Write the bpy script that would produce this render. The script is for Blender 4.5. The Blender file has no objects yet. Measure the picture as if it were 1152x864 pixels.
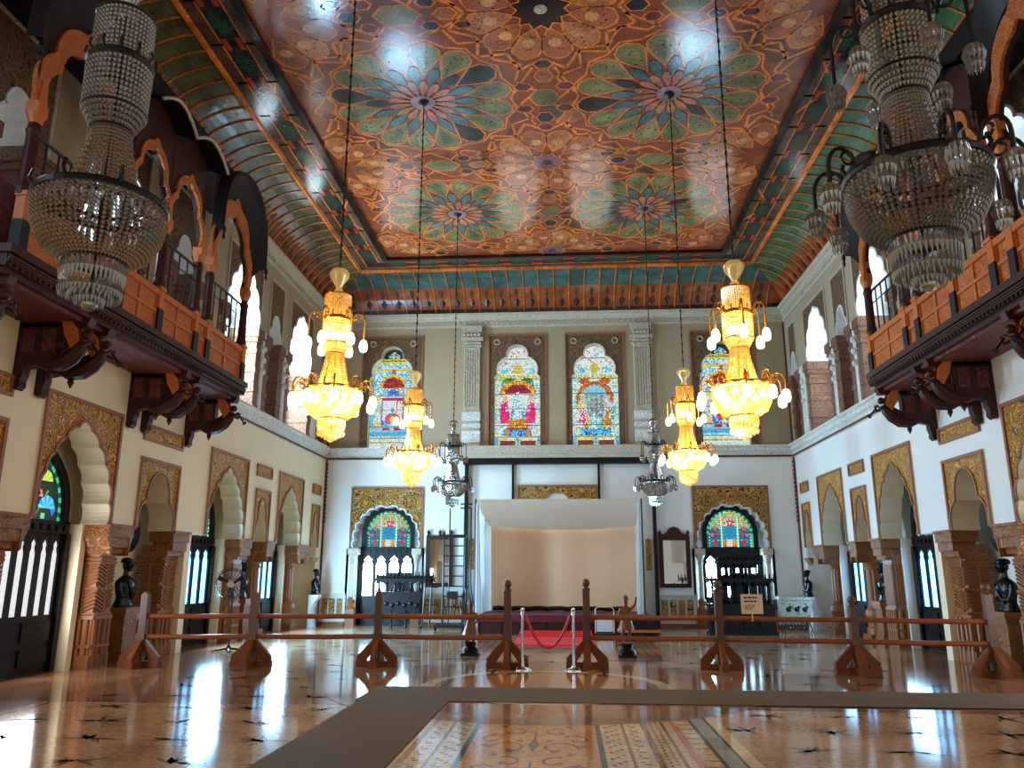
import bpy, math, random
from mathutils import Matrix, Vector
random.seed(7)
C = bpy.context.scene.collection
sc = bpy.context.scene
PI = math.pi
# ---------------------------------------------------------------- camera
CX, CH = 0.34, 1.55
_p, _y, _r = math.radians(13.5536), math.radians(3.9596), math.radians(0.1396)
fw = Vector((-math.sin(_y)*math.cos(_p), math.cos(_y)*math.cos(_p), math.sin(_p)))
rt = Vector((math.cos(_y), math.sin(_y), 0)); up = rt.cross(fw)
r2 = math.cos(_r)*rt + math.sin(_r)*up; u2 = -math.sin(_r)*rt + math.cos(_r)*up
cam = bpy.data.cameras.new('camera'); co = bpy.data.objects.new('camera', cam); C.objects.link(co)
cam.sensor_width = 36; cam.lens = 890.566/1152*36; cam.clip_end = 200; cam.clip_start = .05
m = Matrix.Identity(4)
for i in range(3):
    m[i][0], m[i][1], m[i][2] = r2[i], u2[i], -fw[i]
m[0][3], m[1][3], m[2][3] = CX, 0, CH
co.matrix_world = m
sc.camera = co
# ---------------------------------------------------------------- light and exposure
sc.view_settings.view_transform = 'Standard'; sc.view_settings.look = 'None'
sc.view_settings.gamma = 1; sc.view_settings.use_curve_mapping = False
sc.view_settings.exposure = EXPO = -0.15
sc.cycles.use_denoising = True
sc.cycles.max_bounces = 7; sc.cycles.transparent_max_bounces = 10
sc.cycles.sample_clamp_indirect = 6
w = bpy.data.worlds.new('world'); sc.world = w; w.use_nodes = True
w.node_tree.nodes['Background'].inputs[0].default_value = (1, .93, .84, 1)
w.node_tree.nodes['Background'].inputs[1].default_value = 0.6
def area(name, loc, rot, sx, sy, power, col):
    l = bpy.data.lights.new(name, 'AREA'); l.shape = 'RECTANGLE'; l.size = sx; l.size_y = sy
    l.energy = power; l.color = col
    o = bpy.data.objects.new(name, l); C.objects.link(o); o.location = loc; o.rotation_euler = rot
    return o
W, D, H = 7.49, 25.28, 11.0
COOL = (.34, .68, 1.0)
LOW_P, UP_P = 170, 200
# daylight entering at the side doors (low) and the gallery windows (high); the first two bays' lamps are unseen, added to even the fill
for yy in (.8, 6.5, 12.2, 17.9, 22.12):
    for s in (-1, 1):
        rot = (0, -s*PI/2*-1, 0) if False else (0, (PI/2 if s > 0 else -PI/2), 0)
        area('door_daylight', (s*(7.56 if yy > 15 else 8.08), yy, 1.3), rot, 1.2, 1.2, LOW_P*((4.2 if yy > 15 else .5) if s < 0 else .3), COOL if yy > 15 else (.9, .95, 1))
        area('gallery_daylight', (s*8.12, yy, 7.2), rot, 2.6, 1.2, UP_P*((2.4 if yy > 15 else .45) if s < 0 else .25), (.62, .82, 1) if s < 0 else (.8, .9, 1))
for xx in (-5.42, 5.42):
    area('back_door_daylight', (xx, D+.28, 1.5), (-PI/2, 0, 0), 1.3, 1.2, 50, COOL)
for xx in (-5.42, -1.24, 1.32, 5.42):
    area('back_window_daylight', (xx, D+.2, 7.2), (-PI/2, 0, 0), 1.3, 2.6, 14, (.9, .96, 1))
CH_P = 82
# ---------------------------------------------------------------- helpers
def lin(c):
    c = c/255
    return c/12.92 if c <= .04045 else ((c+.055)/1.055)**2.4
def S(r, g, b): return (lin(r), lin(g), lin(b))
class MB:
    def __init__(s): s.v = []; s.f = []; s.m = []; s.c = []; s.uv = None
    def face(s, pts, mi=0, col=(1, 1, 1)):
        n = len(s.v); s.v += [tuple(p) for p in pts]; s.f.append(tuple(range(n, n+len(pts)))); s.m.append(mi); s.c.append(col)
    def grid(s, rows, mi=0, col=(1, 1, 1), close=False, caps=False):
        n = len(s.v); k = len(rows[0])
        for r in rows: s.v += [tuple(p) for p in r]
        for i in range(len(rows)-1):
            for j in range(k if close else k-1):
                a = n+i*k+j; b = n+i*k+(j+1) % k
                s.f.append((a, b, b+k, a+k)); s.m.append(mi); s.c.append(col)
        if caps:
            s.f.append(tuple(range(n, n+k))[::-1]); s.f.append(tuple(range(n+(len(rows)-1)*k, n+len(rows)*k)))
            s.m += [mi, mi]; s.c += [col, col]
    def box(s, x0, x1, y0, y1, z0, z1, mi=0, col=(1, 1, 1)):
        n = len(s.v)
        s.v += [(x, y, z) for z in (z0, z1) for x, y in ((x0, y0), (x1, y0), (x1, y1), (x0, y1))]
        for f in ((3, 2, 1, 0), (4, 5, 6, 7), (0, 1, 5, 4), (1, 2, 6, 5), (2, 3, 7, 6), (3, 0, 4, 7)):
            s.f.append(tuple(n+i for i in f)); s.m.append(mi); s.c.append(col)
    def prism(s, pts, d0, d1, fn, mi=0, mside=None, col=(1, 1, 1), colside=None):
        """2-D outline (u,v) pushed from depth d0 to d1; fn(u,v,d) gives the point"""
        mside = mi if mside is None else mside; colside = colside or col
        a = [fn(u, v, d0) for u, v in pts]; b = [fn(u, v, d1) for u, v in pts]
        s.face(a, mi, col); s.face(b[::-1], mi, col)
        for i in range(len(pts)):
            j = (i+1) % len(pts)
            s.face((a[i], b[i], b[j], a[j]), mside, colside)
    def tube(s, path, r, n=8, mi=0, col=(1, 1, 1), close=False):
        path = [Vector(p) for p in path]; rows = []
        ref = None
        for i, p in enumerate(path):
            t = (path[min(i+1, len(path)-1)]-path[max(i-1, 0)]).normalized()
            if ref is None:
                ref = Vector((0, 0, 1)) if abs(t.z) < .9 else Vector((1, 0, 0))
            a = t.cross(ref)
            if a.length < 1e-4: a = t.cross(Vector((0, 1, 0)))
            a.normalize(); b = a.cross(t); ref = b
            rr = r[i] if isinstance(r, (list, tuple)) else r
            rows.append([p + a*math.cos(q)*rr + b*math.sin(q)*rr for q in [2*PI*k/n for k in range(n)]])
        s.grid(rows, mi, col, close=True, caps=True)
    def lathe(s, prof, c=(0, 0, 0), n=20, mi=0, col=(1, 1, 1), sx=1, sy=1, a0=0):
        rows = [[(c[0]+max(r, 1e-4)*sx*math.cos(2*PI*k/n+a0), c[1]+max(r, 1e-4)*sy*math.sin(2*PI*k/n+a0), c[2]+z) for k in range(n)] for r, z in prof]
        s.grid(rows, mi, col, close=True, caps=True)
    def octa(s, p, r, h, mi=0, col=(1, 1, 1)):
        n = len(s.v); x, y, z = p
        s.v += [(x, y, z+h), (x+r, y, z), (x, y+r, z), (x-r, y, z), (x, y-r, z), (x, y, z-h)]
        for f in ((0, 1, 2), (0, 2, 3), (0, 3, 4), (0, 4, 1), (5, 2, 1), (5, 3, 2), (5, 4, 3), (5, 1, 4)):
            s.f.append(tuple(n+i for i in f)); s.m.append(mi); s.c.append(col)
    def ball(s, c, r, n=12, mi=0, col=(1, 1, 1), sx=1, sy=1, sz=1):
        s.lathe([(r*math.sin(PI*k/8), -r*sz*math.cos(PI*k/8)) for k in range(9)], c, n, mi, col, sx, sy)
    def build(s, name, mats, parent=None, origin=(0, 0, 0), smooth=False, fixn=True):
        me = bpy.data.meshes.new(name)
        o3 = Vector(origin)
        me.from_pydata([(v[0]-o3[0], v[1]-o3[1], v[2]-o3[2]) for v in s.v], [], s.f)
        mats = mats if isinstance(mats, (list, tuple)) else [mats]
        for mt in mats: me.materials.append(mt)
        me.polygons.foreach_set('material_index', s.m)
        at = me.color_attributes.new('Col', 'FLOAT_COLOR', 'CORNER')
        buf = []
        for f, c in zip(s.f, s.c): buf += [c[0], c[1], c[2], 1]*len(f)
        at.data.foreach_set('color', buf)
        if smooth: me.polygons.foreach_set('use_smooth', [True]*len(s.f))
        me.validate(); me.update()
        if fixn:
            import bmesh
            bm = bmesh.new(); bm.from_mesh(me); bmesh.ops.recalc_face_normals(bm, faces=bm.faces); bm.to_mesh(me); bm.free()
        if smooth:
            try: me.set_sharp_from_angle(angle=math.radians(40))
            except Exception: pass
        o = bpy.data.objects.new(name, me); C.objects.link(o)
        if parent is not None: o.parent = parent
        else: o.location = o3
        return o
def tag(o, label=None, cat=None, group=None, kind=None):
    if label: o['label'] = label
    if cat: o['category'] = cat
    if group: o['group'] = group
    if kind: o['kind'] = kind
    return o
def thing(name, loc, label, cat, group=None, rz=0):
    o = bpy.data.objects.new(name, None); C.objects.link(o); o.empty_display_size = .1
    o.location = loc; o.rotation_euler = (0, 0, rz)
    return tag(o, label, cat, group)
def struct(o): o['kind'] = 'structure'; return o
NT = [0]
def trimname():
    NT[0] += 1; return 'trim_%d' % NT[0]
# ---------------------------------------------------------------- materials
def newmat(name):
    m = bpy.data.materials.new(name); m.use_nodes = True
    nt = m.node_tree; return m, nt, nt.nodes['Principled BSDF']
def N(nt, t, **kw):
    n = nt.nodes.new(t)
    for k, v in kw.items(): setattr(n, k, v)
    return n
def solid(name, col, rough=.5, metal=0, var=.15, scale=6, bump=0, spec=None, detail=4, streak=None):
    m, nt, b = newmat(name)
    tc = N(nt, 'ShaderNodeTexCoord'); no = N(nt, 'ShaderNodeTexNoise')
    no.inputs['Scale'].default_value = scale; no.inputs['Detail'].default_value = detail
    src = tc.outputs['Object']
    if streak:
        mp = N(nt, 'ShaderNodeMapping'); mp.inputs['Scale'].default_value = streak
        nt.links.new(src, mp.inputs[0]); src = mp.outputs[0]
    nt.links.new(src, no.inputs['Vector'])
    mx = N(nt, 'ShaderNodeMixRGB'); mx.inputs[1].default_value = (*[c*(1-var) for c in col], 1); mx.inputs[2].default_value = (*[min(1, c*(1+var)) for c in col], 1)
    nt.links.new(no.outputs[0], mx.inputs[0]); nt.links.new(mx.outputs[0], b.inputs['Base Color'])
    b.inputs['Roughness'].default_value = rough; b.inputs['Metallic'].default_value = metal
    if spec is not None: b.inputs['Specular IOR Level'].default_value = spec
    if bump:
        bp = N(nt, 'ShaderNodeBump'); bp.inputs['Strength'].default_value = bump; bp.inputs['Distance'].default_value = .02
        nt.links.new(no.outputs[0], bp.inputs['Height']); nt.links.new(bp.outputs[0], b.inputs['Normal'])
    return m
def painted(name, rough=.35, var=.35, scale=5, bump=0, spec=.5, fine=40):
    """colour from the mesh's own painted faces, mottled"""
    m, nt, b = newmat(name)
    at = N(nt, 'ShaderNodeAttribute', attribute_name='Col'); tc = N(nt, 'ShaderNodeTexCoord')
    n1 = N(nt, 'ShaderNodeTexNoise'); n1.inputs['Scale'].default_value = scale; n1.inputs['Detail'].default_value = 6
    n2 = N(nt, 'ShaderNodeTexNoise'); n2.inputs['Scale'].default_value = fine; n2.inputs['Detail'].default_value = 3
    nt.links.new(tc.outputs['Object'], n1.inputs['Vector']); nt.links.new(tc.outputs['Object'], n2.inputs['Vector'])
    ad = N(nt, 'ShaderNodeMath', operation='ADD'); nt.links.new(n1.outputs[0], ad.inputs[0]); nt.links.new(n2.outputs[0], ad.inputs[1])
    mr = N(nt, 'ShaderNodeMapRange'); mr.inputs[1].default_value = .7; mr.inputs[2].default_value = 1.3
    mr.inputs[3].default_value = 1-var; mr.inputs[4].default_value = 1+var
    nt.links.new(ad.outputs[0], mr.inputs[0])
    mx = N(nt, 'ShaderNodeVectorMath', operation='SCALE'); nt.links.new(at.outputs['Color'], mx.inputs[0]); nt.links.new(mr.outputs[0], mx.inputs['Scale'])
    nt.links.new(mx.outputs[0], b.inputs['Base Color']); b.inputs['Roughness'].default_value = rough; b.inputs['Specular IOR Level'].default_value = spec
    if bump:
        bp = N(nt, 'ShaderNodeBump'); bp.inputs['Strength'].default_value = bump; bp.inputs['Distance'].default_value = .02
        nt.links.new(n2.outputs[0], bp.inputs['Height']); nt.links.new(bp.outputs[0], b.inputs['Normal'])
    return m
def carved(name, hi, lo, scale=9, rough=.45, bump=.6, metal=0, thr=(.12, .42)):
    """scrolling arabesque relief: contour bands of a warped noise, broken by small bosses"""
    m, nt, b = newmat(name)
    tc = N(nt, 'ShaderNodeTexCoord')
    n1 = N(nt, 'ShaderNodeTexNoise'); n1.inputs['Scale'].default_value = scale*.42; n1.inputs['Detail'].default_value = 1.0; n1.inputs['Distortion'].default_value = .8
    nt.links.new(tc.outputs['Object'], n1.inputs['Vector'])
    k = N(nt, 'ShaderNodeMath', operation='MULTIPLY'); k.inputs[1].default_value = 34; nt.links.new(n1.outputs[0], k.inputs[0])
    sn = N(nt, 'ShaderNodeMath', operation='SINE'); nt.links.new(k.outputs[0], sn.inputs[0])
    ab = N(nt, 'ShaderNodeMath', operation='ABSOLUTE'); nt.links.new(sn.outputs[0], ab.inputs[0])
    vo = N(nt, 'ShaderNodeTexVoronoi'); vo.inputs['Scale'].default_value = scale*.9; nt.links.new(tc.outputs['Object'], vo.inputs['Vector'])
    vm = N(nt, 'ShaderNodeMapRange'); vm.inputs[1].default_value = .1; vm.inputs[2].default_value = .3; vm.inputs[3].default_value = .5; vm.inputs[4].default_value = 0
    nt.links.new(vo.outputs['Distance'], vm.inputs[0])
    mxm = N(nt, 'ShaderNodeMath', operation='MAXIMUM'); nt.links.new(ab.outputs[0], mxm.inputs[0]); nt.links.new(vm.outputs[0], mxm.inputs[1])
    cr = N(nt, 'ShaderNodeValToRGB'); e = cr.color_ramp.elements
    e[0].position = thr[0]; e[0].color = (*lo, 1); e[1].position = thr[1]; e[1].color = (*hi, 1)
    nt.links.new(mxm.outputs[0], cr.inputs[0]); nt.links.new(cr.outputs[0], b.inputs['Base Color'])
    bp = N(nt, 'ShaderNodeBump'); bp.inputs['Strength'].default_value = bump; bp.inputs['Distance'].default_value = .02
    nt.links.new(mxm.outputs[0], bp.inputs['Height']); nt.links.new(bp.outputs[0], b.inputs['Normal'])
    b.inputs['Roughness'].default_value = rough; b.inputs['Metallic'].default_value = metal
    return m
def glow(name, col, st):
    m, nt, b = newmat(name)
    b.inputs['Base Color'].default_value = (*col, 1); b.inputs['Emission Color'].default_value = (*col, 1); b.inputs['Emission Strength'].default_value = st
    return m
def crystal(name, col, tr, gl, lucent=None):
    m, nt, b = newmat(name); nt.nodes.remove(b); out = nt.nodes['Material Output']
    g = N(nt, 'ShaderNodeBsdfGlossy'); g.inputs['Color'].default_value = (*gl, 1); g.inputs['Roughness'].default_value = .12
    t = N(nt, 'ShaderNodeBsdfTransparent'); t.inputs['Color'].default_value = (*tr, 1)
    d = N(nt, 'ShaderNodeBsdfTranslucent' if lucent else 'ShaderNodeBsdfDiffuse'); d.inputs['Color'].default_value = (*col, 1)
    m1 = N(nt, 'ShaderNodeMixShader'); m1.inputs[0].default_value = .45 if not lucent else .55; nt.links.new(g.outputs[0], m1.inputs[1]); nt.links.new(d.outputs[0], m1.inputs[2])
    m2 = N(nt, 'ShaderNodeMixShader'); m2.inputs[0].default_value = .3 if not lucent else .3; nt.links.new(m1.outputs[0], m2.inputs[1]); nt.links.new(t.outputs[0], m2.inputs[2])
    nt.links.new(m2.outputs[0], out.inputs[0])
    return m
def stained(name, st):
    m, nt, b = newmat(name)
    at = N(nt, 'ShaderNodeAttribute', attribute_name='Col'); nt.links.new(at.outputs['Color'], b.inputs['Emission Color'])
    b.inputs['Base Color'].default_value = (.02, .02, .02, 1); b.inputs['Emission Strength'].default_value = st; b.inputs['Roughness'].default_value = .2
    return m
M = {}
M['cream'] = solid('cream_plaster', S(238, 222, 186), .6, var=.07, scale=1.3)  # left wall: lamp warmth put into the yellow of the shared plaster
M['coolwall'] = solid('cool_lit_plaster', S(230, 228, 220), .6, var=.06, scale=1.3)  # same plaster as the left wall, with cool daylight put into the colour
M['soffit'] = solid('cream_reveal', S(216, 202, 170), .7, var=.16, scale=2.5)
M['litreveal'] = solid('daylit_reveal', S(222, 224, 220), .6, var=.05, scale=2)  # cream reveal with the window light's whiteness put into its colour
M['taupe'] = solid('grey_beige_plaster', S(168, 148, 118), .7, var=.14, scale=1.6)
M['stone'] = carved('pale_moulding', S(196, 184, 160), S(158, 142, 116), 10, .6, .5)
M['whitestone'] = carved('white_carving', S(226, 224, 214), S(180, 172, 156), 9, .6, .7)
M['gold'] = carved('gilt_arabesque', S(216, 152, 56), S(96, 56, 20), 12, .4, .7, thr=(.3, .85))
M['gilt'] = carved('gilt_lattice', S(196, 146, 62), S(48, 38, 18), 9, .4, .6, thr=(.45, .8))
M['pinkframe'] = solid('rose_brown_moulding', S(150, 96, 66), .5, scale=20, bump=.3)
M['brownpanel'] = carved('brown_carved_panel', S(124, 92, 58), S(70, 46, 26), 9, .55, .6, thr=(.3, .85))
M['brownstone'] = carved('brown_carved_stone', S(150, 92, 42), S(88, 50, 24), 12, .5, .6)
M['brown'] = solid('brown_stone', S(142, 86, 42), .45, scale=10, bump=.25)
M['brownupper'] = carved('umber_blocks', S(122, 84, 58), S(84, 54, 36), 7, .55, .5)
M['black'] = solid('black_wood', S(24, 18, 18), .42, scale=12, bump=.2, spec=.25)
M['darkwood'] = solid('dark_rosewood', S(62, 32, 26), .45, scale=9, bump=.25, spec=.25)
M['maroon'] = carved('maroon_carving', S(112, 50, 36), S(46, 20, 16), 16, .5, .7)
M['orange'] = carved('orange_carved_wood', S(196, 108, 42), S(142, 66, 20), 16, .45, .6)
M['orangeplain'] = solid('orange_wood', S(190, 102, 38), .45, scale=14, bump=.2)
M['slate'] = solid('blue_black_post', S(34, 30, 38), .5, spec=.25)
M['iron'] = solid('black_iron', S(22, 20, 22), .4, metal=.3)
M['rail'] = solid('varnished_teak', S(136, 68, 30), .35, scale=5, bump=.15, streak=(1, 8, 8))
M['railpost'] = solid('dark_teak', S(88, 54, 28), .5, scale=5, bump=.15, streak=(8, 8, 1))
M['bronze'] = solid('black_bronze', S(24, 21, 22), .28, metal=.6)
M['plaque'] = solid('black_shield', S(22, 18, 18), .55, spec=.25)
M['foot'] = solid('worn_teak', S(112, 58, 28), .5, spec=.25)
M['figure'] = solid('brown_bronze', S(112, 66, 38), .35, metal=.4)
M['chrome'] = solid('chrome', S(205, 205, 208), .15, metal=1)
M['rope'] = solid('red_rope', S(190, 14, 26), .5)
M['redcarpet'] = solid('red_carpet', S(214, 22, 24), .8, var=.1, scale=30)
M['maroonc'] = solid('maroon_cloth', S(96, 20, 34), .8)
def canvas(name, col, t):
    m, nt, b = newmat(name); out = nt.nodes['Material Output']; b.inputs['Base Color'].default_value = (*col, 1); b.inputs['Roughness'].default_value = .9
    tr = N(nt, 'ShaderNodeBsdfTranslucent'); tr.inputs['Color'].default_value = (*col, 1); mx = N(nt, 'ShaderNodeMixShader'); mx.inputs[0].default_value = t
    nt.links.new(b.outputs[0], mx.inputs[1]); nt.links.new(tr.outputs[0], mx.inputs[2]); nt.links.new(mx.outputs[0], out.inputs[0]); return m
M['clothbrown'] = solid('tan_canvas', S(240, 192, 152), .8, var=.04, scale=60)
M['clothgrey'] = canvas('grey_canvas', S(236, 224, 206), .65)
M['clothwhite'] = canvas('white_drape', S(226, 228, 228), .5)
M['mat'] = solid('grey_brown_matting', S(98, 77, 50), .9, var=.35, scale=80, bump=.4)
M['mirror'] = solid('mirror_glass', S(200, 205, 205), .03, metal=1, var=.02)
M['goldmetal'] = solid('brass', S(212, 150, 52), .25, metal=.9)
M['blackrim'] = solid('dark_bronze', S(40, 32, 24), .4, metal=.6)  # dark metal for rims, rings and arms
M['xtal'] = crystal('clear_crystal', S(122, 112, 94), (.86, .85, .82), (.95, .95, .92))
M['xwarm'] = crystal('lamp_lit_crystal', (1, .78, .34), (1, .92, .7), (1, .9, .66), True)  # same crystal, with the lamps' golden glow put into its colour
M['bulb'] = glow('lit_bulb', (1, .86, .58), 9)
M['ceil'] = painted('painted_ceiling', .13, .55, 2.2, .05, .75, 22)
M['cove'] = painted('painted_cove', .2, .5, 2.5, .15, .7, 25)
M['floor'] = painted('inlaid_marble_floor', .10, .42, 1.3, .0, .5, 18)
M['stained'] = stained('stained_glass', 1.15)
M['day'] = glow('daylit_pane', (.70, .86, 1), 2.2)
M['dayback'] = glow('bright_daylit_pane', (.50, .77, 1), 24)
M['dayw'] = glow('frosted_daylit_pane', (.80, .84, .90), .8)
M['bluepane'] = glow('blue_daylit_pane', (.20, .58, 1), 4)
M['paper'] = solid('cream_paper', S(226, 196, 158), .7, var=.03)
M['ink'] = solid('dark_ink', S(60, 48, 44), .7)
M['white'] = solid('white_enamel', S(220, 222, 225), .35, var=.04)
M['plantpot'] = carved('painted_ceramic', S(176, 164, 146), S(112, 92, 70), 7, .5, .2)
M['greendark'] = solid('green_enamel', S(40, 74, 50), .4)
M['dado'] = solid('pale_dado', S(196, 190, 176), .5, var=.08)
# ---------------------------------------------------------------- outlines
def arcpts(P, Q, sag, k, cen=(0, .3)):
    (px, pz), (qx, qz) = P, Q; nx, nz = -(qz-pz), (qx-px); l = math.hypot(nx, nz) or 1; nx /= l; nz /= l
    mx, mz = (px+qx)/2-cen[0], (pz+qz)/2-cen[1]
    if nx*mx+nz*mz < 0: nx, nz = -nx, -nz
    return [(px+(qx-px)*t+nx*4*sag*t*(1-t), pz+(qz-pz)*t+nz*4*sag*t*(1-t)) for t in [i/k for i in range(k)]]
def lobed(a, h, n, p=2.3, sag=.22, k=6, top=.9):
    """multifoil pointed arch from (-a,0) over (0,h) to (a,0)"""
    cur = [(-a, (h-a)*i/40) for i in range(40)]+[(-a*math.cos(PI/2*i/160), h-a+a*math.sin(PI/2*i/160)) for i in range(161)] if p == 'round' else [(-a*(1-(s)**p), h*s) for s in [i/200 for i in range(201)]]
    L = [0]
    for i in range(200): L.append(L[-1]+math.dist(cur[i], cur[i+1]))
    ends = [next(cur[i] for i in range(201) if L[i] >= L[-1]*top*j/n - 1e-9) for j in range(n+1)]
    pts = []
    for j in range(n): pts += arcpts(ends[j], ends[j+1], sag*math.dist(ends[j], ends[j+1]), k, (0, h*.3))
    pts += arcpts(ends[n], (0, h), .12*math.dist(ends[n], (0, h)), k, (0, h*.3))
    return pts+[(0, h)]+[(-x, z) for x, z in pts[::-1]]
def trefoil(a, h, z1=.5, w1=.62, k=8):
    pts = arcpts((-a, 0), (-a*w1, h*z1), a*.2, k, (0, h*.2))+arcpts((-a*w1, h*z1), (-a*w1*.86, h*.78), a*.03, 3, (0, h*.6))+arcpts((-a*w1*.86, h*.78), (0, h), a*.10, k, (0, h*.3))
    return pts+[(0, h)]+[(-x, z) for x, z in pts[::-1]]
def winarch():
    pts = [(-.745, 0), (-.745, 2.3)]+arcpts((-.64, 2.42), (-.34, 3.02), .14, 8, (0, 1.8))+arcpts((-.34, 3.02), (0, 3.42), .13, 8, (0, 2.4))
    return pts+[(0, 3.42)]+[(-x, z) for x, z in pts[::-1]]
def pointed(a, h, k=10, p=2.0):
    if p == 'round':
        st = h-a; q = [(-a, 0)]+[(-a*math.cos(PI/2*i/k), st+a*math.sin(PI/2*i/k)) for i in range(k)]
        return q+[(0, h)]+[(-x, z) for x, z in q[::-1]]
    pts = [(-a*(1-s**p), h*s) for s in [i/k for i in range(k)]]
    return pts+[(0, h)]+[(-x, z) for x, z in pts[::-1]]
def side(s):
    """wall coordinates: (along y, height z, depth d into the room)"""
    return lambda u, v, d: (s*(W-d), u, v)
def backfn(u, v, d): return (u, D-d, v)
def arched(mb, fn, u0, u1, v0, v1, c, prof, d0, d1, mf=0, ms=1):
    """wall piece with an arch-shaped notch cut from its lower edge; front at depth d0, back at d1"""
    a = [(c+x, v0+z) for x, z in prof]
    out = [(u0, v0)]+a+[(u1, v0), (u1, v1), (u0, v1)]
    F = [fn(u, v, d0) for u, v in out]
    mb.face(F, mf)
    mb.face([fn(u, v, d1) for u, v in out][::-1], ms)
    for i in range(len(out)):
        j = (i+1) % len(out)
        mb.face((fn(*out[i], d0), fn(*out[i], d1), fn(*out[j], d1), fn(*out[j], d0)), ms)
def band(mb, fn, pts, wd, d0, d1, mi):
    """raised moulding that follows an open outline"""
    for i in range(len(pts)-1):
        (ax, az), (bx, bz) = pts[i], pts[i+1]
        l = math.hypot(bx-ax, bz-az)
        if l < 1e-6: continue
        nx, nz = -(bz-az)/l*wd, (bx-ax)/l*wd
        q = [(ax, az), (bx, bz), (bx+nx, bz+nz), (ax+nx, az+nz)]
        mb.prism(q, d0, d1, fn, mi)
def fbox(mb, fn, u0, u1, v0, v1, d0, d1, mi=0, col=(1, 1, 1)):
    mb.prism([(u0, v0), (u1, v0), (u1, v1), (u0, v1)], d0, d1, fn, mi, col=col)
def frame(mb, fn, u0, u1, v0, v1, wd, d0, d1, mi, bottom=True):
    fbox(mb, fn, u0, u0+wd, v0, v1, d0, d1, mi); fbox(mb, fn, u1-wd, u1, v0, v1, d0, d1, mi)
    fbox(mb, fn, u0+wd, u1-wd, v1-wd, v1, d0, d1, mi)
    if bottom: fbox(mb, fn, u0+wd, u1-wd, v0, v0+wd, d0, d1, mi)
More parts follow.
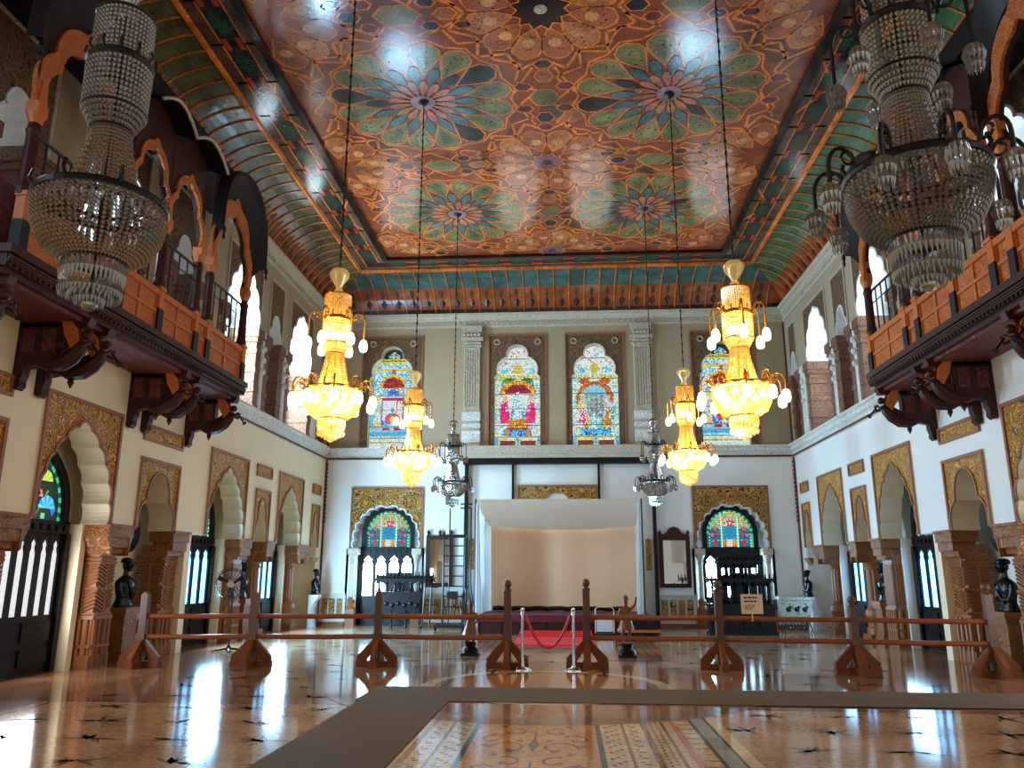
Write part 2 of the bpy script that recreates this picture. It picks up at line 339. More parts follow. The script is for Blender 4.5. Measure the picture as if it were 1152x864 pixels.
# ================================================================ FLOOR
def build_floor():
    mb = MB()
    base = S(146, 100, 70)
    mb.face([(-9, -6, 0), (9, -6, 0), (9, D+1, 0), (-9, D+1, 0)], 0, base)
    def q(x0, x1, y0, y1, z, c): mb.face([(x0, y0, z), (x1, y0, z), (x1, y1, z), (x0, y1, z)], 0, c)
    # warm pink field beside the walls, pale field inside
    q(-6.3, 6.3, -6, 24.3, .0006, S(180, 138, 102))
    for s in (-1, 1):
        for x, c in ((6.3, S(120, 70, 46)), (6.12, S(150, 92, 60))):
            q(min(s*x, s*(x-.08)), max(s*x, s*(x-.08)), -6, 24.3, .0012, c)
    q(-7.4, 7.4, 10.2, 13.75, .0009, S(134, 96, 68))
    for y_ in (10.2, 13.75): q(-7.4, 7.4, y_-.05, y_+.05, .0014, S(104, 62, 42))
    q(-6.0, 6.0, 14.2, 24.2, .001, S(176, 142, 112))
    # dark leaf clusters set in rows
    rnd = random.Random(3)
    for i in range(26):
        for j in range(-7, 8):
            x = j*.86+(.43 if i % 2 else 0); y = .6+i*.92
            if abs(x) < 2.0 and y < 14: continue
            if abs(x) > 6.0 or (12.6 < y < 13.4 and abs(x) < 3.4): continue
            for k in range(7):
                a = rnd.random()*6.28; L = .13+.10*rnd.random(); ww = .035
                cx, cy = x+.12*math.cos(a), y+.06*math.sin(a)
                mb.face([(cx+L*math.cos(a), cy+L*math.sin(a), .0016), (cx-ww*math.sin(a), cy+ww*math.cos(a), .0016),
                         (cx-L*.7*math.cos(a), cy-L*.7*math.sin(a), .0016), (cx+ww*math.sin(a), cy-ww*math.cos(a), .0016)], 0, S(98, 66, 46))
    # central inlaid carpet
    q(-1.95, 1.95, -6, 10.2, .002, S(222, 186, 140))
    q(-.62, .62, -6, 10.15, .003, S(212, 146, 66))
    for s in (-1, 1):
        def st(a, b, c, z=.0035): q(min(s*a, s*b), max(s*a, s*b), -6, 10.15, z, c)
        st(.60, .65, S(50, 54, 48)); st(.87, .90, S(140, 92, 60)); st(1.08, 1.14, S(160, 104, 62)); st(1.14, 1.30, S(222, 180, 124))
        st(1.30, 1.33, S(150, 90, 58)); st(1.40, 1.47, S(206, 118, 84)); st(1.62, 1.66, S(70, 66, 60)); st(1.66, 1.80, S(160, 156, 142)); st(1.80, 1.83, S(60, 56, 52))
        y = 0.0
        while y < 10.1:
            for k in range(3):
                xx = s*(.76+.05*(k-1)); q(xx-.02, xx+.02, y+k*.07, y+k*.07+.045, .0036, S(132, 96, 92))
            xx = s*.99; q(xx-.03, xx+.03, y+.05, y+.10, .0036, S(150, 108, 100)); q(xx-.05, xx-.02, y+.14, y+.17, .0036, S(120, 90, 88))
            for k in range(2):
                q(s*1.19-.012, s*1.19+.012, y+k*.12, y+k*.12+.06, .0037, S(110, 64, 44)); q(s*1.25-.012, s*1.25+.012, y+k*.12+.06, y+k*.12+.11, .0037, S(110, 64, 44))
            q(min(s*1.48, s*1.62), max(s*1.48, s*1.62), y, y+.025, .0037, S(150, 110, 88))
            y += .24
    # scrolling vine of the middle strip
    def stroke(pts, ww, c, z=.004):
        for i in range(len(pts)-1):
            (ax, ay), (bx, by) = pts[i], pts[i+1]; l = math.hypot(bx-ax, by-ay) or 1
            nx, ny = -(by-ay)/l*ww, (bx-ax)/l*ww
            mb.face([(ax-nx, ay-ny, z), (bx-nx, by-ny, z), (bx+nx, by+ny, z), (ax+nx, ay+ny, z)], 0, c)
    vine = S(128, 68, 36)
    for k in range(7):
        y0 = 1.2+k*1.3
        stroke([(0, y0+.1*i) for i in range(10)], .012, vine)
        mb.face([(0, y0+.62, .0042), (-.05, y0+.28, .0042), (0, y0, .0042), (.05, y0+.28, .0042)], 0, S(92, 76, 54))
        for s in (-1, 1):
            for cx, cy, r0, dr, a0 in ((.22, y0+.15, .20, 1, 0), (.40, y0+.55, .15, -1, 2.4), (.2, y0+.9, .13, 1, 1)):
                stroke([(s*(cx+r0*(1-t*.75)*math.cos(a0+dr*t*5.2)), cy+1.5*r0*(1-t*.75)*math.sin(a0+dr*t*5.2)) for t in [i/16 for i in range(17)]], .013, vine)
            for i in range(6):
                a = i*1.05+k; mb.face([(s*(.3+.16*math.cos(a)), y0+.3+.5*math.sin(a), .0043), (s*(.34+.16*math.cos(a)), y0+.36+.5*math.sin(a), .0043), (s*(.3+.16*math.cos(a)), y0+.46+.5*math.sin(a), .0043), (s*(.26+.16*math.cos(a)), y0+.36+.5*math.sin(a), .0043)], 0, S(150, 92, 70))
    # round medallion where the walks cross
    def ring(r0, r1, c, z, cy=12.1, n=72):
        for k in range(n):
            a, b = 2*PI*k/n, 2*PI*(k+1)/n
            mb.face([(r0*math.cos(a), cy+r0*math.sin(a), z), (r1*math.cos(a), cy+r1*math.sin(a), z), (r1*math.cos(b), cy+r1*math.sin(b), z), (r0*math.cos(b), cy+r0*math.sin(b), z)], 0, c)
    ring(0, 3.1, S(160, 112, 78), .0045); ring(2.85, 2.97, S(120, 112, 98), .005); ring(2.2, 2.26, S(140, 88, 56), .005)
    ring(1.6, 1.78, S(214, 200, 170), .005); ring(0, 1.5, S(182, 118, 66), .0048); ring(1.42, 1.5, S(70, 58, 44), .0052)
    ring(0, .32, S(130, 104, 92), .0054)
    for k in range(16):
        a = 2*PI*k/16; r = 2.55
        x, y = r*math.cos(a), 12.1+r*math.sin(a)
        mb.face([(x+.16*math.cos(a), y+.16*math.sin(a), .0055), (x-.07*math.sin(a), y+.07*math.cos(a), .0055), (x-.16*math.cos(a), y-.16*math.sin(a), .0055), (x+.07*math.sin(a), y-.07*math.cos(a), .0055)], 0, S(134, 90, 66))
    for s in (-1, 1):
        q(s*.72-.07, s*.72+.07, 13.3, 15.6, .006, S(216, 140, 52)); q(s*.9-.03, s*.9+.03, 13.3, 15.6, .006, S(84, 50, 34))
    # plank-like striped strips that lead up to the stage
    for s in (-1, 1):
        for k in range(7):
            x = s*(1.15+.17*k); q(x-.075, x+.075, 15.6, 20.6, .006, S(168-8*(k % 3), 122-6*(k % 2), 92)); q(x+.072, x+.088, 15.6, 20.6, .0065, S(74, 48, 36))
    struct(mb.build('floor', M['floor'], fixn=False))
build_floor()
# ================================================================ CEILING
def build_ceiling():
    mb = MB(); rnd = random.Random(11)
    zc = H
    XO, YO, XI, YI = W-1.3226, D-1.8185, W-2.447, D-2.943
    def poly(pts, lay, c): mb.face([(x, y, zc-.0015*lay) for x, y in pts], 0, c)
    def rect(x0, x1, y0, y1, lay, c): poly([(x0, y0), (x1, y0), (x1, y1), (x0, y1)], lay, c)
    def line(pts, w_, lay, c):
        for i in range(len(pts)-1):
            (ax, ay), (bx, by) = pts[i], pts[i+1]; l = math.hypot(bx-ax, by-ay) or 1
            nx, ny = -(by-ay)/l*w_, (bx-ax)/l*w_
            poly([(ax-nx, ay-ny), (bx-nx, by-ny), (bx+nx, by+ny), (ax+nx, ay+ny)], lay, c)
    GOLD = S(216, 118, 48); BASE = S(132, 64, 36)
    Y0 = -6
    mb.face([(-XO, Y0, zc), (XO, Y0, zc), (XO, YO, zc), (-XO, YO, zc)], 0, S(72, 48, 38))
    rect(-XI, XI, Y0, YI, 1, BASE)
    def petal(cx, cy, a, r0, r1, hw, lay, c, tip=.62, edge=GOLD, ew=.042):
        def P(r, t): return (cx+r*math.cos(a)-t*math.sin(a), cy+r*math.sin(a)+t*math.cos(a))
        def shape(g): return [P(r0-g, 0), P(r0+(r1-r0)*tip, hw+g), P(r1-.14*(r1-r0), hw*.86+g), P(r1+g, hw*.3), P(r1+g, -hw*.3), P(r1-.14*(r1-r0), -hw*.86-g), P(r0+(r1-r0)*tip, -hw-g)]
        if edge: poly(shape(ew), lay, edge)
        poly(shape(0), lay+1, c)
    def clipy(y): return y < YI-.05
    def rosette(cx, cy):
        if cy-2.3 > YI: return
        n = 16
        poly([(cx+1.98*math.cos(2*PI*(k+.5*0)/32)*(1 if k % 2 else .93), cy+1.98*math.sin(2*PI*k/32)*(1 if k % 2 else .93)) for k in range(32)], 2, GOLD)
        poly([(cx+1.93*math.cos(2*PI*k/32)*(1 if k % 2 else .93), cy+1.93*math.sin(2*PI*k/32)*(1 if k % 2 else .93)) for k in range(32)], 3, S(134, 62, 36))
        for k in range(n):
            a = 2*PI*(k+.5)/n; g = rnd.random()
            c = S(100+26*g, 94+22*g, 50+24*g)
            if rnd.random() < .06: c = S(38, 30, 30)
            petal(cx, cy, a, .92, 1.84, .27, 5, c)
            petal(cx, cy, a, 1.06, 1.70, .13, 7, tuple(v*(.72 if k % 2 else 1.25) for v in c), edge=None)
            for t_ in range(5):
                r_, o_ = 1.2+.55*rnd.random(), (rnd.random()-.5)*.3; X_, Y_ = cx+r_*math.cos(a)-o_*math.sin(a), cy+r_*math.sin(a)+o_*math.cos(a)
                poly([(X_-.025, Y_), (X_, Y_-.025), (X_+.025, Y_), (X_, Y_+.025)], 8.5, S(60, 52, 34))
        for k in range(n):
            a = 2*PI*k/n; g = rnd.random()
            petal(cx, cy, a, .52, 1.16, .115, 8, S(60+18*g, 86+20*g, 82+20*g) if rnd.random() > .12 else S(40, 34, 38), edge=S(70, 40, 30), ew=.015)
        for k in range(n):
            petal(cx, cy, 2*PI*(k+.5)/n, .18, .72, .085, 11, S(172, 92+20*rnd.random(), 70), edge=S(110, 44, 32), ew=.014)
        poly([(cx+.25*math.cos(2*PI*k/14), cy+.25*math.sin(2*PI*k/14)) for k in range(14)], 14, S(140, 110, 112))
        poly([(cx+.10*math.cos(2*PI*k/10), cy+.10*math.sin(2*PI*k/10)) for k in range(10)], 15, S(50, 36, 38))
    def star(cx, cy, dark, n=12):
        nn = [0]
        def inside(pts): return all(abs(x) < XI and y < YI for x, y in pts)
        for k in range(n):
            a = 2*PI*(k+.5)/n
            ex, ey = cx+1.4*math.cos(a), cy+1.4*math.sin(a)
            if abs(ex) > XI-.02 or ey > YI-.02: continue
            petal(cx, cy, a, .5, 1.36, .27, 5, S(176, 104, 58) if k % 2 else S(158, 84, 50), tip=.5)
            def P(r): return (cx+r*math.cos(a), cy+r*math.sin(a))
            for t_ in range(6):
                r_, o_ = .7+.5*rnd.random(), (rnd.random()-.5)*.3; X_, Y_ = cx+r_*math.cos(a)-o_*math.sin(a), cy+r_*math.sin(a)+o_*math.cos(a)
                poly([(X_-.03, Y_), (X_, Y_-.03), (X_+.03, Y_), (X_, Y_+.03)], 7, S(96, 48, 32))
            px, py = P(.92); poly([(px+.13*math.cos(2*PI*i/8), py+.13*math.sin(2*PI*i/8)) for i in range(8)], 8, S(196, 132, 84))
        if abs(cx)+.5 < XI:
            r = .52 if dark else .40
            poly([(cx+(r+.05)*math.cos(2*PI*k/24)*(1 if k % 2 else .76), cy+(r+.05)*math.sin(2*PI*k/24)*(1 if k % 2 else .76)) for k in range(24)], 9, GOLD)
            poly([(cx+r*math.cos(2*PI*k/24)*(1 if k % 2 else .76), cy+r*math.sin(2*PI*k/24)*(1 if k % 2 else .76)) for k in range(24)], 10, S(34, 26, 28) if dark else S(128, 80, 82))
            poly([(cx+.12*math.cos(2*PI*k/10), cy+.12*math.sin(2*PI*k/10)) for k in range(10)], 11, S(196, 168, 150) if dark else S(90, 50, 54))
        pts = [(cx+(1.72 if k % 2 else 1.34)*math.cos(2*PI*k/(2*n)), cy+(1.72 if k % 2 else 1.34)*math.sin(2*PI*k/(2*n))) for k in range(2*n+1)]
        for i in range(2*n):
            if inside(pts[i:i+2]): line(pts[i:i+2], .032, 4, GOLD)
    def hexa(x, y, r, c, sx=1.3, rot=0):
        if abs(x)+r*1.4 > XI or y+r*1.4 > YI: return
        for g, lay, cc in ((.03, 6, GOLD), (0, 7, c)):
            poly([(x+((r+g)*sx*math.cos(PI*k/3))*math.cos(rot)-((r+g)*math.sin(PI*k/3))*math.sin(rot), y+((r+g)*sx*math.cos(PI*k/3))*math.sin(rot)+((r+g)*math.sin(PI*k/3))*math.cos(rot)) for k in range(6)], lay, cc)
    for i in range(420):          # the field is pieced from many reds and browns
        x, y, r_ = (rnd.random()*2-1)*(XI-.5), Y0+.5+rnd.random()*(YI-Y0-1.0), .16+.3*rnd.random()
        a0 = rnd.choice((0, PI/4, PI/8)); n_ = rnd.choice((3, 4, 6))
        poly([(x+r_*math.cos(a0+2*PI*k/n_), y+r_*math.sin(a0+2*PI*k/n_)) for k in range(n_)], 1.4+.0012*i, rnd.choice((S(150, 58, 36), S(120, 66, 40), S(160, 90, 50), S(104, 50, 34), S(140, 80, 60), S(90, 60, 44))))
    P_ = 5.19
    for k in range(-3, 2):
        cy = 14.3+P_*k
        for s in (-1, 1): rosette(s*2.5, cy)
        for sx in (-5, 0, 5): star(sx, cy-P_/2, (k % 2 == 0) and sx == 0)
        if k == 1:
            for sx in (-5, 0, 5): star(sx, cy+P_/2, False)
        # ovals and small hexagons between the rosettes
        for x in (-5, 0, 5):
            hexa(x, cy, .3, S(96, 88, 58), 1.0)
            for dx, dy in ((.42, .38), (-.42, .38), (.42, -.38), (-.42, -.38)):
                hexa(x+dx, cy+dy, .13, S(92, 40, 44)); line([(x+dx*.5, cy+dy*2.6), (x+dx*1.5, cy+dy*.4)], .027, 4, GOLD)
            hexa(x, cy+.72, .2, S(44, 36, 36), .9); hexa(x, cy-.72, .2, S(150, 82, 52), .9)
            hexa(x, cy+1.08, .13, S(104, 46, 46)); hexa(x, cy-1.08, .13, S(64, 44, 44))
        for x in (-2.5, 2.5):
            y = cy+P_/2
            hexa(x, y, .27, S(112, 104, 66), 1.5)
            for dx, dy in ((.55, .3), (-.55, .3), (.55, -.3), (-.55, -.3)):
                hexa(x+dx, y+dy, .12, S(58, 40, 42) if dx > 0 else S(110, 44, 42)); line([(x+dx*1.9, y+dy*.6), (x+dx*.7, y+dy*1.9)], .027, 4, GOLD)
            hexa(x+.85, y, .15, S(150, 88, 52)); hexa(x-.85, y, .15, S(44, 40, 42)); hexa(x+1.1, y+.3, .1, S(96, 44, 44)); hexa(x-1.1, y-.3, .1, S(60, 44, 46))
        for x in (-2.5, 2.5):
            ring = [(x+(2.36 if j % 2 else 2.02)*math.cos(2*PI*(j+.5)/32), cy+(2.36 if j % 2 else 2.02)*math.sin(2*PI*(j+.5)/32)) for j in range(33)]
            for j in range(32):
                if all(abs(a) < XI and b < YI for a, b in ring[j:j+2]): line(ring[j:j+2], .027, 4, GOLD)
    # border: black beam, gold fillets, dark stars linked by red crosses
    def bar(o0, o1, lay, c):
        rect(-XI-o1, -XI-o0, Y0, YI+o1, lay, c); rect(XI+o0, XI+o1, Y0, YI+o1, lay, c); rect(-XI-o0, XI+o0, YI+o0, YI+o1, lay, c)
    bar(.15, .19, 3, GOLD); bar(.36, .39, 3, GOLD); bar(.80, .83, 3, GOLD); bar(1.06, 1.10, 3, GOLD)
    bar(.19, .36, 2, S(96, 74, 60)); bar(.83, 1.06, 2, S(92, 62, 46)); bar(.39, .80, 2, S(52, 40, 38))
    def motif(x, y, ax):
        r = .24
        poly([(x+(r if j % 2 else r*.72)*math.cos(PI*j/8)*(1 if ax else 1.5), y+(r if j % 2 else r*.72)*math.sin(PI*j/8)*(1.5 if ax else 1)) for j in range(16)], 5, S(40, 58+10*rnd.random(), 46))
    def cross(x, y, ax):
        for sg in (-1, 1):
            if ax: rect(x+sg*.13-.05, x+sg*.13+.05, y-.17, y+.17, 5, S(160, 62, 32)); line([(x-.4, y), (x+.4, y)], .027, 4, GOLD)
            else: rect(x-.17, x+.17, y+sg*.13-.05, y+sg*.13+.05, 5, S(160, 62, 32))
        hexa_c = S(40, 26, 26); poly([(x+.09*math.cos(PI*k/3), y+.09*math.sin(PI*k/3)) for k in range(6)], 6, hexa_c)
    xm, ym = XI+.595, YI+.595
    y = ym-.8
    while y > Y0+.5:
        for s in (-1, 1): motif(s*xm, y, True); cross(s*xm, y-.58, True)
        y -= 1.16
    nx = 10
    for k in range(nx+1):
        x = -xm+.75+(2*xm-1.5)*k/nx; motif(x, ym, False)
        if k < nx: cross(x+(2*xm-1.5)/nx/2, ym, False)
    # the dark beam itself stands proud of the painting
    zb = (zc-.10, zc)
    mb.box(-XI-.15, -XI, Y0, YI+.15, *zb, 0, S(20, 15, 14)); mb.box(XI, XI+.15, Y0, YI+.15, *zb, 0, S(20, 15, 14)); mb.box(-XI, XI, YI, YI+.15, *zb, 0, S(20, 15, 14))
    for s in (-1, 1): mb.box(min(s*(XO-.03), s*(XO+.04)), max(s*(XO-.03), s*(XO+.04)), Y0, YO, zc-.05, zc, 0, GOLD)
    mb.box(-XO, XO, YO-.03, YO+.04, zc-.05, zc, 0, GOLD)
    struct(mb.build('ceiling', M['ceil'], fixn=False))
    # coves
    mc = MB(); T = 14
    ZB, kx, ky = 10.06, 1.3226, 1.8185
    def prof(t):   # t 0 at the wall, 1 at the ceiling
        a = t*PI/2
        return (1-math.cos(a)), ZB+(zc-ZB)*math.sin(a)
    def colour(t, rn, s):
        if t < .13: return S(30, 20, 18)
        if t < (.58 if s == 0 else .5): return S(132+24*rn, 66+14*rn, 32)
        if s == 0: return S(50+22*rn, 74+30*rn, 68+28*rn)
        return S(78+22*rn, 72+24*rn, 48+18*rn) if s < 0 else S(54+26*rn, 84+32*rn, 56+20*rn)
    for s in (-1, 1):
        n = 68; ys = [Y0+(D-Y0)*k/n for k in range(n+1)]
        for k in range(n):
            rn = rnd.random()
            for i in range(T):
                f0, z0 = prof(i/T); f1, z1 = prof((i+1)/T)
                e0, e1 = D-ky*f0, D-ky*f1
                ya, yb = ys[k], ys[k+1]
                pts = [(s*(W-kx*f0), min(ya, e0), z0), (s*(W-kx*f0), min(yb, e0), z0), (s*(W-kx*f1), min(yb, e1), z1), (s*(W-kx*f1), min(ya, e1), z1)]
                mc.face(pts, 0, colour((i+.5)/T, rn*.6+.4*rnd.random(), s))
            yy = ys[k]
            path = [(s*(W-kx*prof(t)[0])-s*.01, yy, prof(t)[1]-.01) for t in [j/12 for j in range(1, 13)] if yy < D-ky*prof(t)[0]]
            if len(path) > 1: mc.tube(path, .022, 5, 0, S(188, 104, 48))
            # painted lozenge at the foot of each bay
            ym_ = (ys[k]+ys[k+1])/2
            if ym_ < D-.8:
                def pt(t, dy): f, z = prof(t); return (s*(W-kx*f)-s*.012, ym_+dy, z-.012)
                mc.face([pt(.17, 0), pt(.26, .09), pt(.34, 0), pt(.26, -.09)], 0, S(64, 28, 22)); mc.face([pt(.34, 0), pt(.42, .06), pt(.50, 0), pt(.42, -.06)], 0, S(96, 74, 48))
    n = 30; xs = [-W+2*W*k/n for k in range(n+1)]
    for k in range(n):
        rn = rnd.random()
        for i in range(T):
            f0, z0 = prof(i/T); f1, z1 = prof((i+1)/T)
            a0, a1 = W-kx*f0, W-kx*f1
            cl = lambda x, a: max(-a, min(a, x))
            mc.face([(cl(xs[k], a0), D-ky*f0, z0), (cl(xs[k+1], a0), D-ky*f0, z0), (cl(xs[k+1], a1), D-ky*f1, z1), (cl(xs[k], a1), D-ky*f1, z1)], 0, colour((i+.5)/T, rn*.6+.4*rnd.random(), 0))
        xx = xs[k]
        path = [(xx, D-ky*prof(t)[0]-.012, prof(t)[1]-.012) for t in [j/12 for j in range(1, 13)] if abs(xx) < W-kx*prof(t)[0]]
        if len(path) > 1: mc.tube(path, .022, 5, 0, S(188, 104, 48))
        xm_ = (xs[k]+xs[k+1])/2
        if abs(xm_) < W-.7:
            def pt(t, dx): f, z = prof(t); return (xm_+dx, D-ky*f-.014, z-.014)
            mc.face([pt(.16, 0), pt(.27, .10), pt(.36, 0), pt(.27, -.10)], 0, S(58, 26, 20)); mc.face([pt(.36, 0), pt(.46, .07), pt(.55, 0), pt(.46, -.07)], 0, S(84, 48, 34))
    struct(mc.build(trimname(), M['cove'], fixn=False))
build_ceiling()
# ================================================================ CORNICES
def sweep(name, prof, mats, mi=0, y0=-6, close=True):
    """profile [(protrusion, z)] carried along the left, back and right walls with mitred corners"""
    mb = MB(); rows = []
    for p, z in prof:
        rows.append([(-(W-p), y0, z), (-(W-p), D-p, z), (W-p, D-p, z), (W-p, y0, z)])
    mb.grid(rows, mi)
    return mb
mb = sweep('c', [(0, 9.62), (.04, 9.62), (.05, 9.70), (.03, 9.72), (.03, 9.84), (.10, 9.88), (.12, 9.94), (.20, 9.97), (.22, 10.07), (0, 10.08)], None)
for k in range(80):       # leaf blocks of the frieze
    x = -7.2+14.4*k/79; mb.box(x-.06, x+.06, D-.055, D-.02, 9.74, 9.83, 0)
    y = 8+17*k/79
    for s in (-1, 1): mb.box(min(s*(W-.055), s*(W-.02)), max(s*(W-.055), s*(W-.02)), y-.07, y+.07, 9.74, 9.83, 0)
struct(mb.build(trimname(), M['stone']))
mb = sweep('c', [(0, 5.17), (.05, 5.17), (.06, 5.25), (.03, 5.26), (.05, 5.32), (.12, 5.38), (.14, 5.46), (.20, 5.50), (.20, 5.55), (0, 5.56)], None)
struct(mb.build(trimname(), M['whitestone']))
mb = MB()                 # beaded maroon string below the cornice
for s in (-1, 1): mb.box(min(s*(W-.065), s*(W-.04)), max(s*(W-.065), s*(W-.04)), 8, D-.05, 5.18, 5.235)
mb.box(-W+.05, W-.05, D-.065, D-.04, 5.18, 5.235)
k = -7.35
while k < 7.4:
    mb.ball((k, D-.08, 5.208), .035, 6); k += .1
struct(mb.build(trimname(), M['maroon']))
for s in (-1, 1):         # rope moulding in the two far corners
    mb = MB(); mb.tube([(s*(W-.03), D-.03, z) for z in (0, 2, 5.17)], .03, 6)
    z = 3.2
    while z < 5.1: mb.ball((s*(W-.04), D-.04, z), .055, 6); z += .13
    struct(mb.build(trimname(), M['maroon']))
    mb = MB(); mb.tube([(s*(W-.03), D-.03, z) for z in (5.56, 9.6)], .03, 6); struct(mb.build(trimname(), M['maroon']))
# ================================================================ SIDE WALLS
DOORS = [(.8, 1.05), (6.5, 1.05), (12.2, 1.05), (17.9, 1.065), (22.12, 1.03)]  # first two bays are unseen repeats that house the added lamps
NICHES = [(3.65, .76), (9.65, .76), (14.755, .76), (20.03, .52), (24.42, .40)]
LOW_TOP, NI_TOP, SPR = 4.29, 3.67, 2.37
DP = -.71
def glass_fan(mb, fn, c, z0, a, h, d, kind):
    """stained fanlight: leaded polygons"""
    def poly(pts, lay, col): mb.face([fn(c+x, z0+z, d+.004*lay) for x, z in pts], 0, col)
    prof = pointed(a, h, 14, 'round' if kind == 'back' else 3.0)
    inner = [(x*.86, z*.9+.03) for x, z in prof]
    poly(prof, 0, S(20, 92, 80))
    for i in range(0, len(prof)-1):          # banded border
        if i % 2: poly([prof[i], prof[i+1], inner[i+1], inner[i]], 1, S(70, 190, 150))
    if kind == 'side':
        poly(inner, 2, S(14, 40, 34))
        def flower(x, z, r, c1, c2, n=9):
            for k in range(n):
                a0, a1 = PI*(k/n), PI*((k+1)/n)
                poly([(x, z), (x+r*math.cos(a0), z+r*math.sin(a0)), (x+r*1.08*math.cos((a0+a1)/2), z+r*1.08*math.sin((a0+a1)/2)), (x+r*math.cos(a1), z+r*math.sin(a1))], 4, c1 if k % 2 else c2)
        for s in (-1, 1):
            flower(s*.32, .22, .2, S(40, 170, 240), S(110, 220, 255)); flower(s*.22, .66, .17, S(150, 220, 60), S(220, 240, 120)); flower(s*.06, .40, .13, S(240, 90, 120), S(255, 150, 160))
            poly([(s*.48, .1), (s*.56, .2), (s*.5, .3), (s*.42, .2)], 4, S(30, 120, 230)); poly([(s*.05, .06), (s*.1, .12), (s*.34, .5), (s*.3, .52)], 3, S(90, 170, 60))
            poly([(s*.1, .8), (s*.16, .86), (s*.1, .94), (s*.04, .86)], 4, S(60, 150, 240))
            poly([(s*.2, .05), (s*.3, .05), (s*.3, .14), (s*.2, .14)], 4, S(120, 220, 170))
    else:
        poly(inner, 2, S(14, 34, 38))
        rr = random.Random(5)
        z = .05; j = 0
        def inside(x, z): return z < h*.92 and abs(x) < a*.9 and (z < h-a or x*x+(z-(h-a))**2 < (a*.88)**2)
        while z < h:
            x = -a+(.02 if j % 2 else 0)
            while x < a:
                if inside(x, z) and inside(x+.04, z):
                    ax_ = abs(x+.02); col = S(110, 226, 210) if rr.random() < .7 else S(190, 246, 236)
                    if .28 < ax_ < .62 and z < .66-.6*abs(ax_-.45):       # side panels with red flowers
                        u_, v_ = ax_-.45, z-.34
                        col = S(24, 96, 150) if rr.random() < .5 else S(40, 140, 120)
                        for fx, fz, rr_, c_ in ((0, .24, .07, S(240, 90, 130)), (-.08, .08, .05, S(240, 60, 70)), (.09, .06, .05, S(250, 110, 150)), (0, -.18, .09, S(220, 30, 60)), (-.09, -.1, .04, S(250, 220, 200)), (.08, -.12, .05, S(60, 160, 240))):
                            if (u_-fx)**2+(v_-fz)**2 < rr_**2: col = c_
                    elif ax_ < .22 and z < .92-.9*ax_:                     # middle panel
                        col = S(40, 150, 214) if rr.random() < .6 else S(30, 190, 200)
                        if z > .66: col = S(220, 60, 90) if rr.random() < .5 else S(250, 240, 220)
                        if z < .26: col = S(250, 248, 230) if ax_ < .09 else (S(240, 190, 60) if rr.random() < .6 else S(230, 80, 60))
                    elif z > .62 and rr.random() < .4: col = S(230, 170, 50)
                    elif z > .8 and rr.random() < .3: col = S(240, 220, 80)
                    poly([(x+.004, z+.004), (x+.041, z+.004), (x+.041, z+.041), (x+.004, z+.041)], 4, col)
                x += .045
            z += .045; j += 1
        for xx in (-.25, .25): poly([(xx-.015, .03), (xx+.015, .03), (xx+.015, .98), (xx-.015, .98)], 6, S(190, 250, 236))
NDOOR = [0]
def door(fn, c, d, kind, origin):
    """black louvred door with a stained fanlight over it"""
    NDOOR[0] += 1
    r = bpy.data.objects.new('door_%d' % NDOOR[0], None); C.objects.link(r); r.location = origin; struct(r)
    O = origin
    mb = MB()
    pp = 'round' if kind == 'back' else 3.0
    out, inn = pointed(.86, 1.34, 14, pp), pointed(.72, 1.18, 14, pp)
    for i in range(len(out)-1):
        mb.prism([(c+inn[i][0], 2.37+inn[i][1]), (c+inn[i+1][0], 2.37+inn[i+1][1]), (c+out[i+1][0], 2.37+out[i+1][1]), (c+out[i][0], 2.37+out[i][1])], d, d+.1, fn)
    fbox(mb, fn, c-.92, c+.92, 2.2, 2.4, d, d+.1); fbox(mb, fn, c-.95, c-.84, 0, 2.2, d, d+.12); fbox(mb, fn, c+.84, c+.95, 0, 2.2, d, d+.12)
    for k in range(9): fbox(mb, fn, c-.8+.2*k-.05, c-.8+.2*k+.05, 2.24, 2.34, d+.1, d+.13)
    mb.build('door_frame', M['black'], r, O)
    mb = MB(); glass_fan(mb, fn, c, 2.37, .74, 1.2, d+.02, kind); g = mb.build('fanlight', M['stained'], r, O, fixn=False)
    for lf in (-1, 1):
        mb = MB(); x0, x1 = (c-.84, c) if lf < 0 else (c, c+.84)
        fbox(mb, fn, x0, x1, .02, .9, d, d+.05)
        fbox(mb, fn, x0+.08, x1-.08, .14, .4, d+.05, d+.08); fbox(mb, fn, x0+.08, x1-.08, .5, .8, d+.05, d+.08)
        n = 3 if kind == 'side' else 2; wd = (x1-x0)/n
        if kind == 'back' and lf > 0: fbox(mb, fn, x0+.04, x1, .9, 1.62, d, d+.05)
        for k in range(n+1):
            hw = .05; xx = x0+wd*k
            fbox(mb, fn, max(x0, xx-hw), min(x1, xx+hw), .9, 2.2, d, d+.05)
        for k in range(n):    # scalloped heads
            xa, xb = x0+wd*k+.05, x0+wd*(k+1)-.05; xm = (xa+xb)/2; hw = (xb-xa)/2
            pr = [(xa, 1.86), (xa, 2.2), (xb, 2.2), (xb, 1.86), (xb-hw*.35, 1.95), (xb-hw*.2, 2.02), (xm+hw*.35, 2.08), (xm, 2.14), (xm-hw*.35, 2.08), (xa+hw*.2, 2.02), (xa+hw*.35, 1.95)]
            mb.prism(pr, d+.005, d+.045, fn)
        L = mb.build('door_leaf', M['black'], r, O)
        mb = MB(); mb.face([fn(x0+.02, .88, d+.01), fn(x1-.02, .88, d+.01), fn(x1-.02, 2.16, d+.01), fn(x0+.02, 2.16, d+.01)])
        mb.build('pane', M['bluepane'] if kind == 'blue' else (M['dayw'] if kind == 'side' else M['dayback']), L, O, fixn=False)
    return r
def jamb_pier(mb, fn, u0, u1, z0, z1, da, db, mi=0):
    fbox(mb, fn, u0, u1, z0, z1, da, db, mi)
NW = [0]
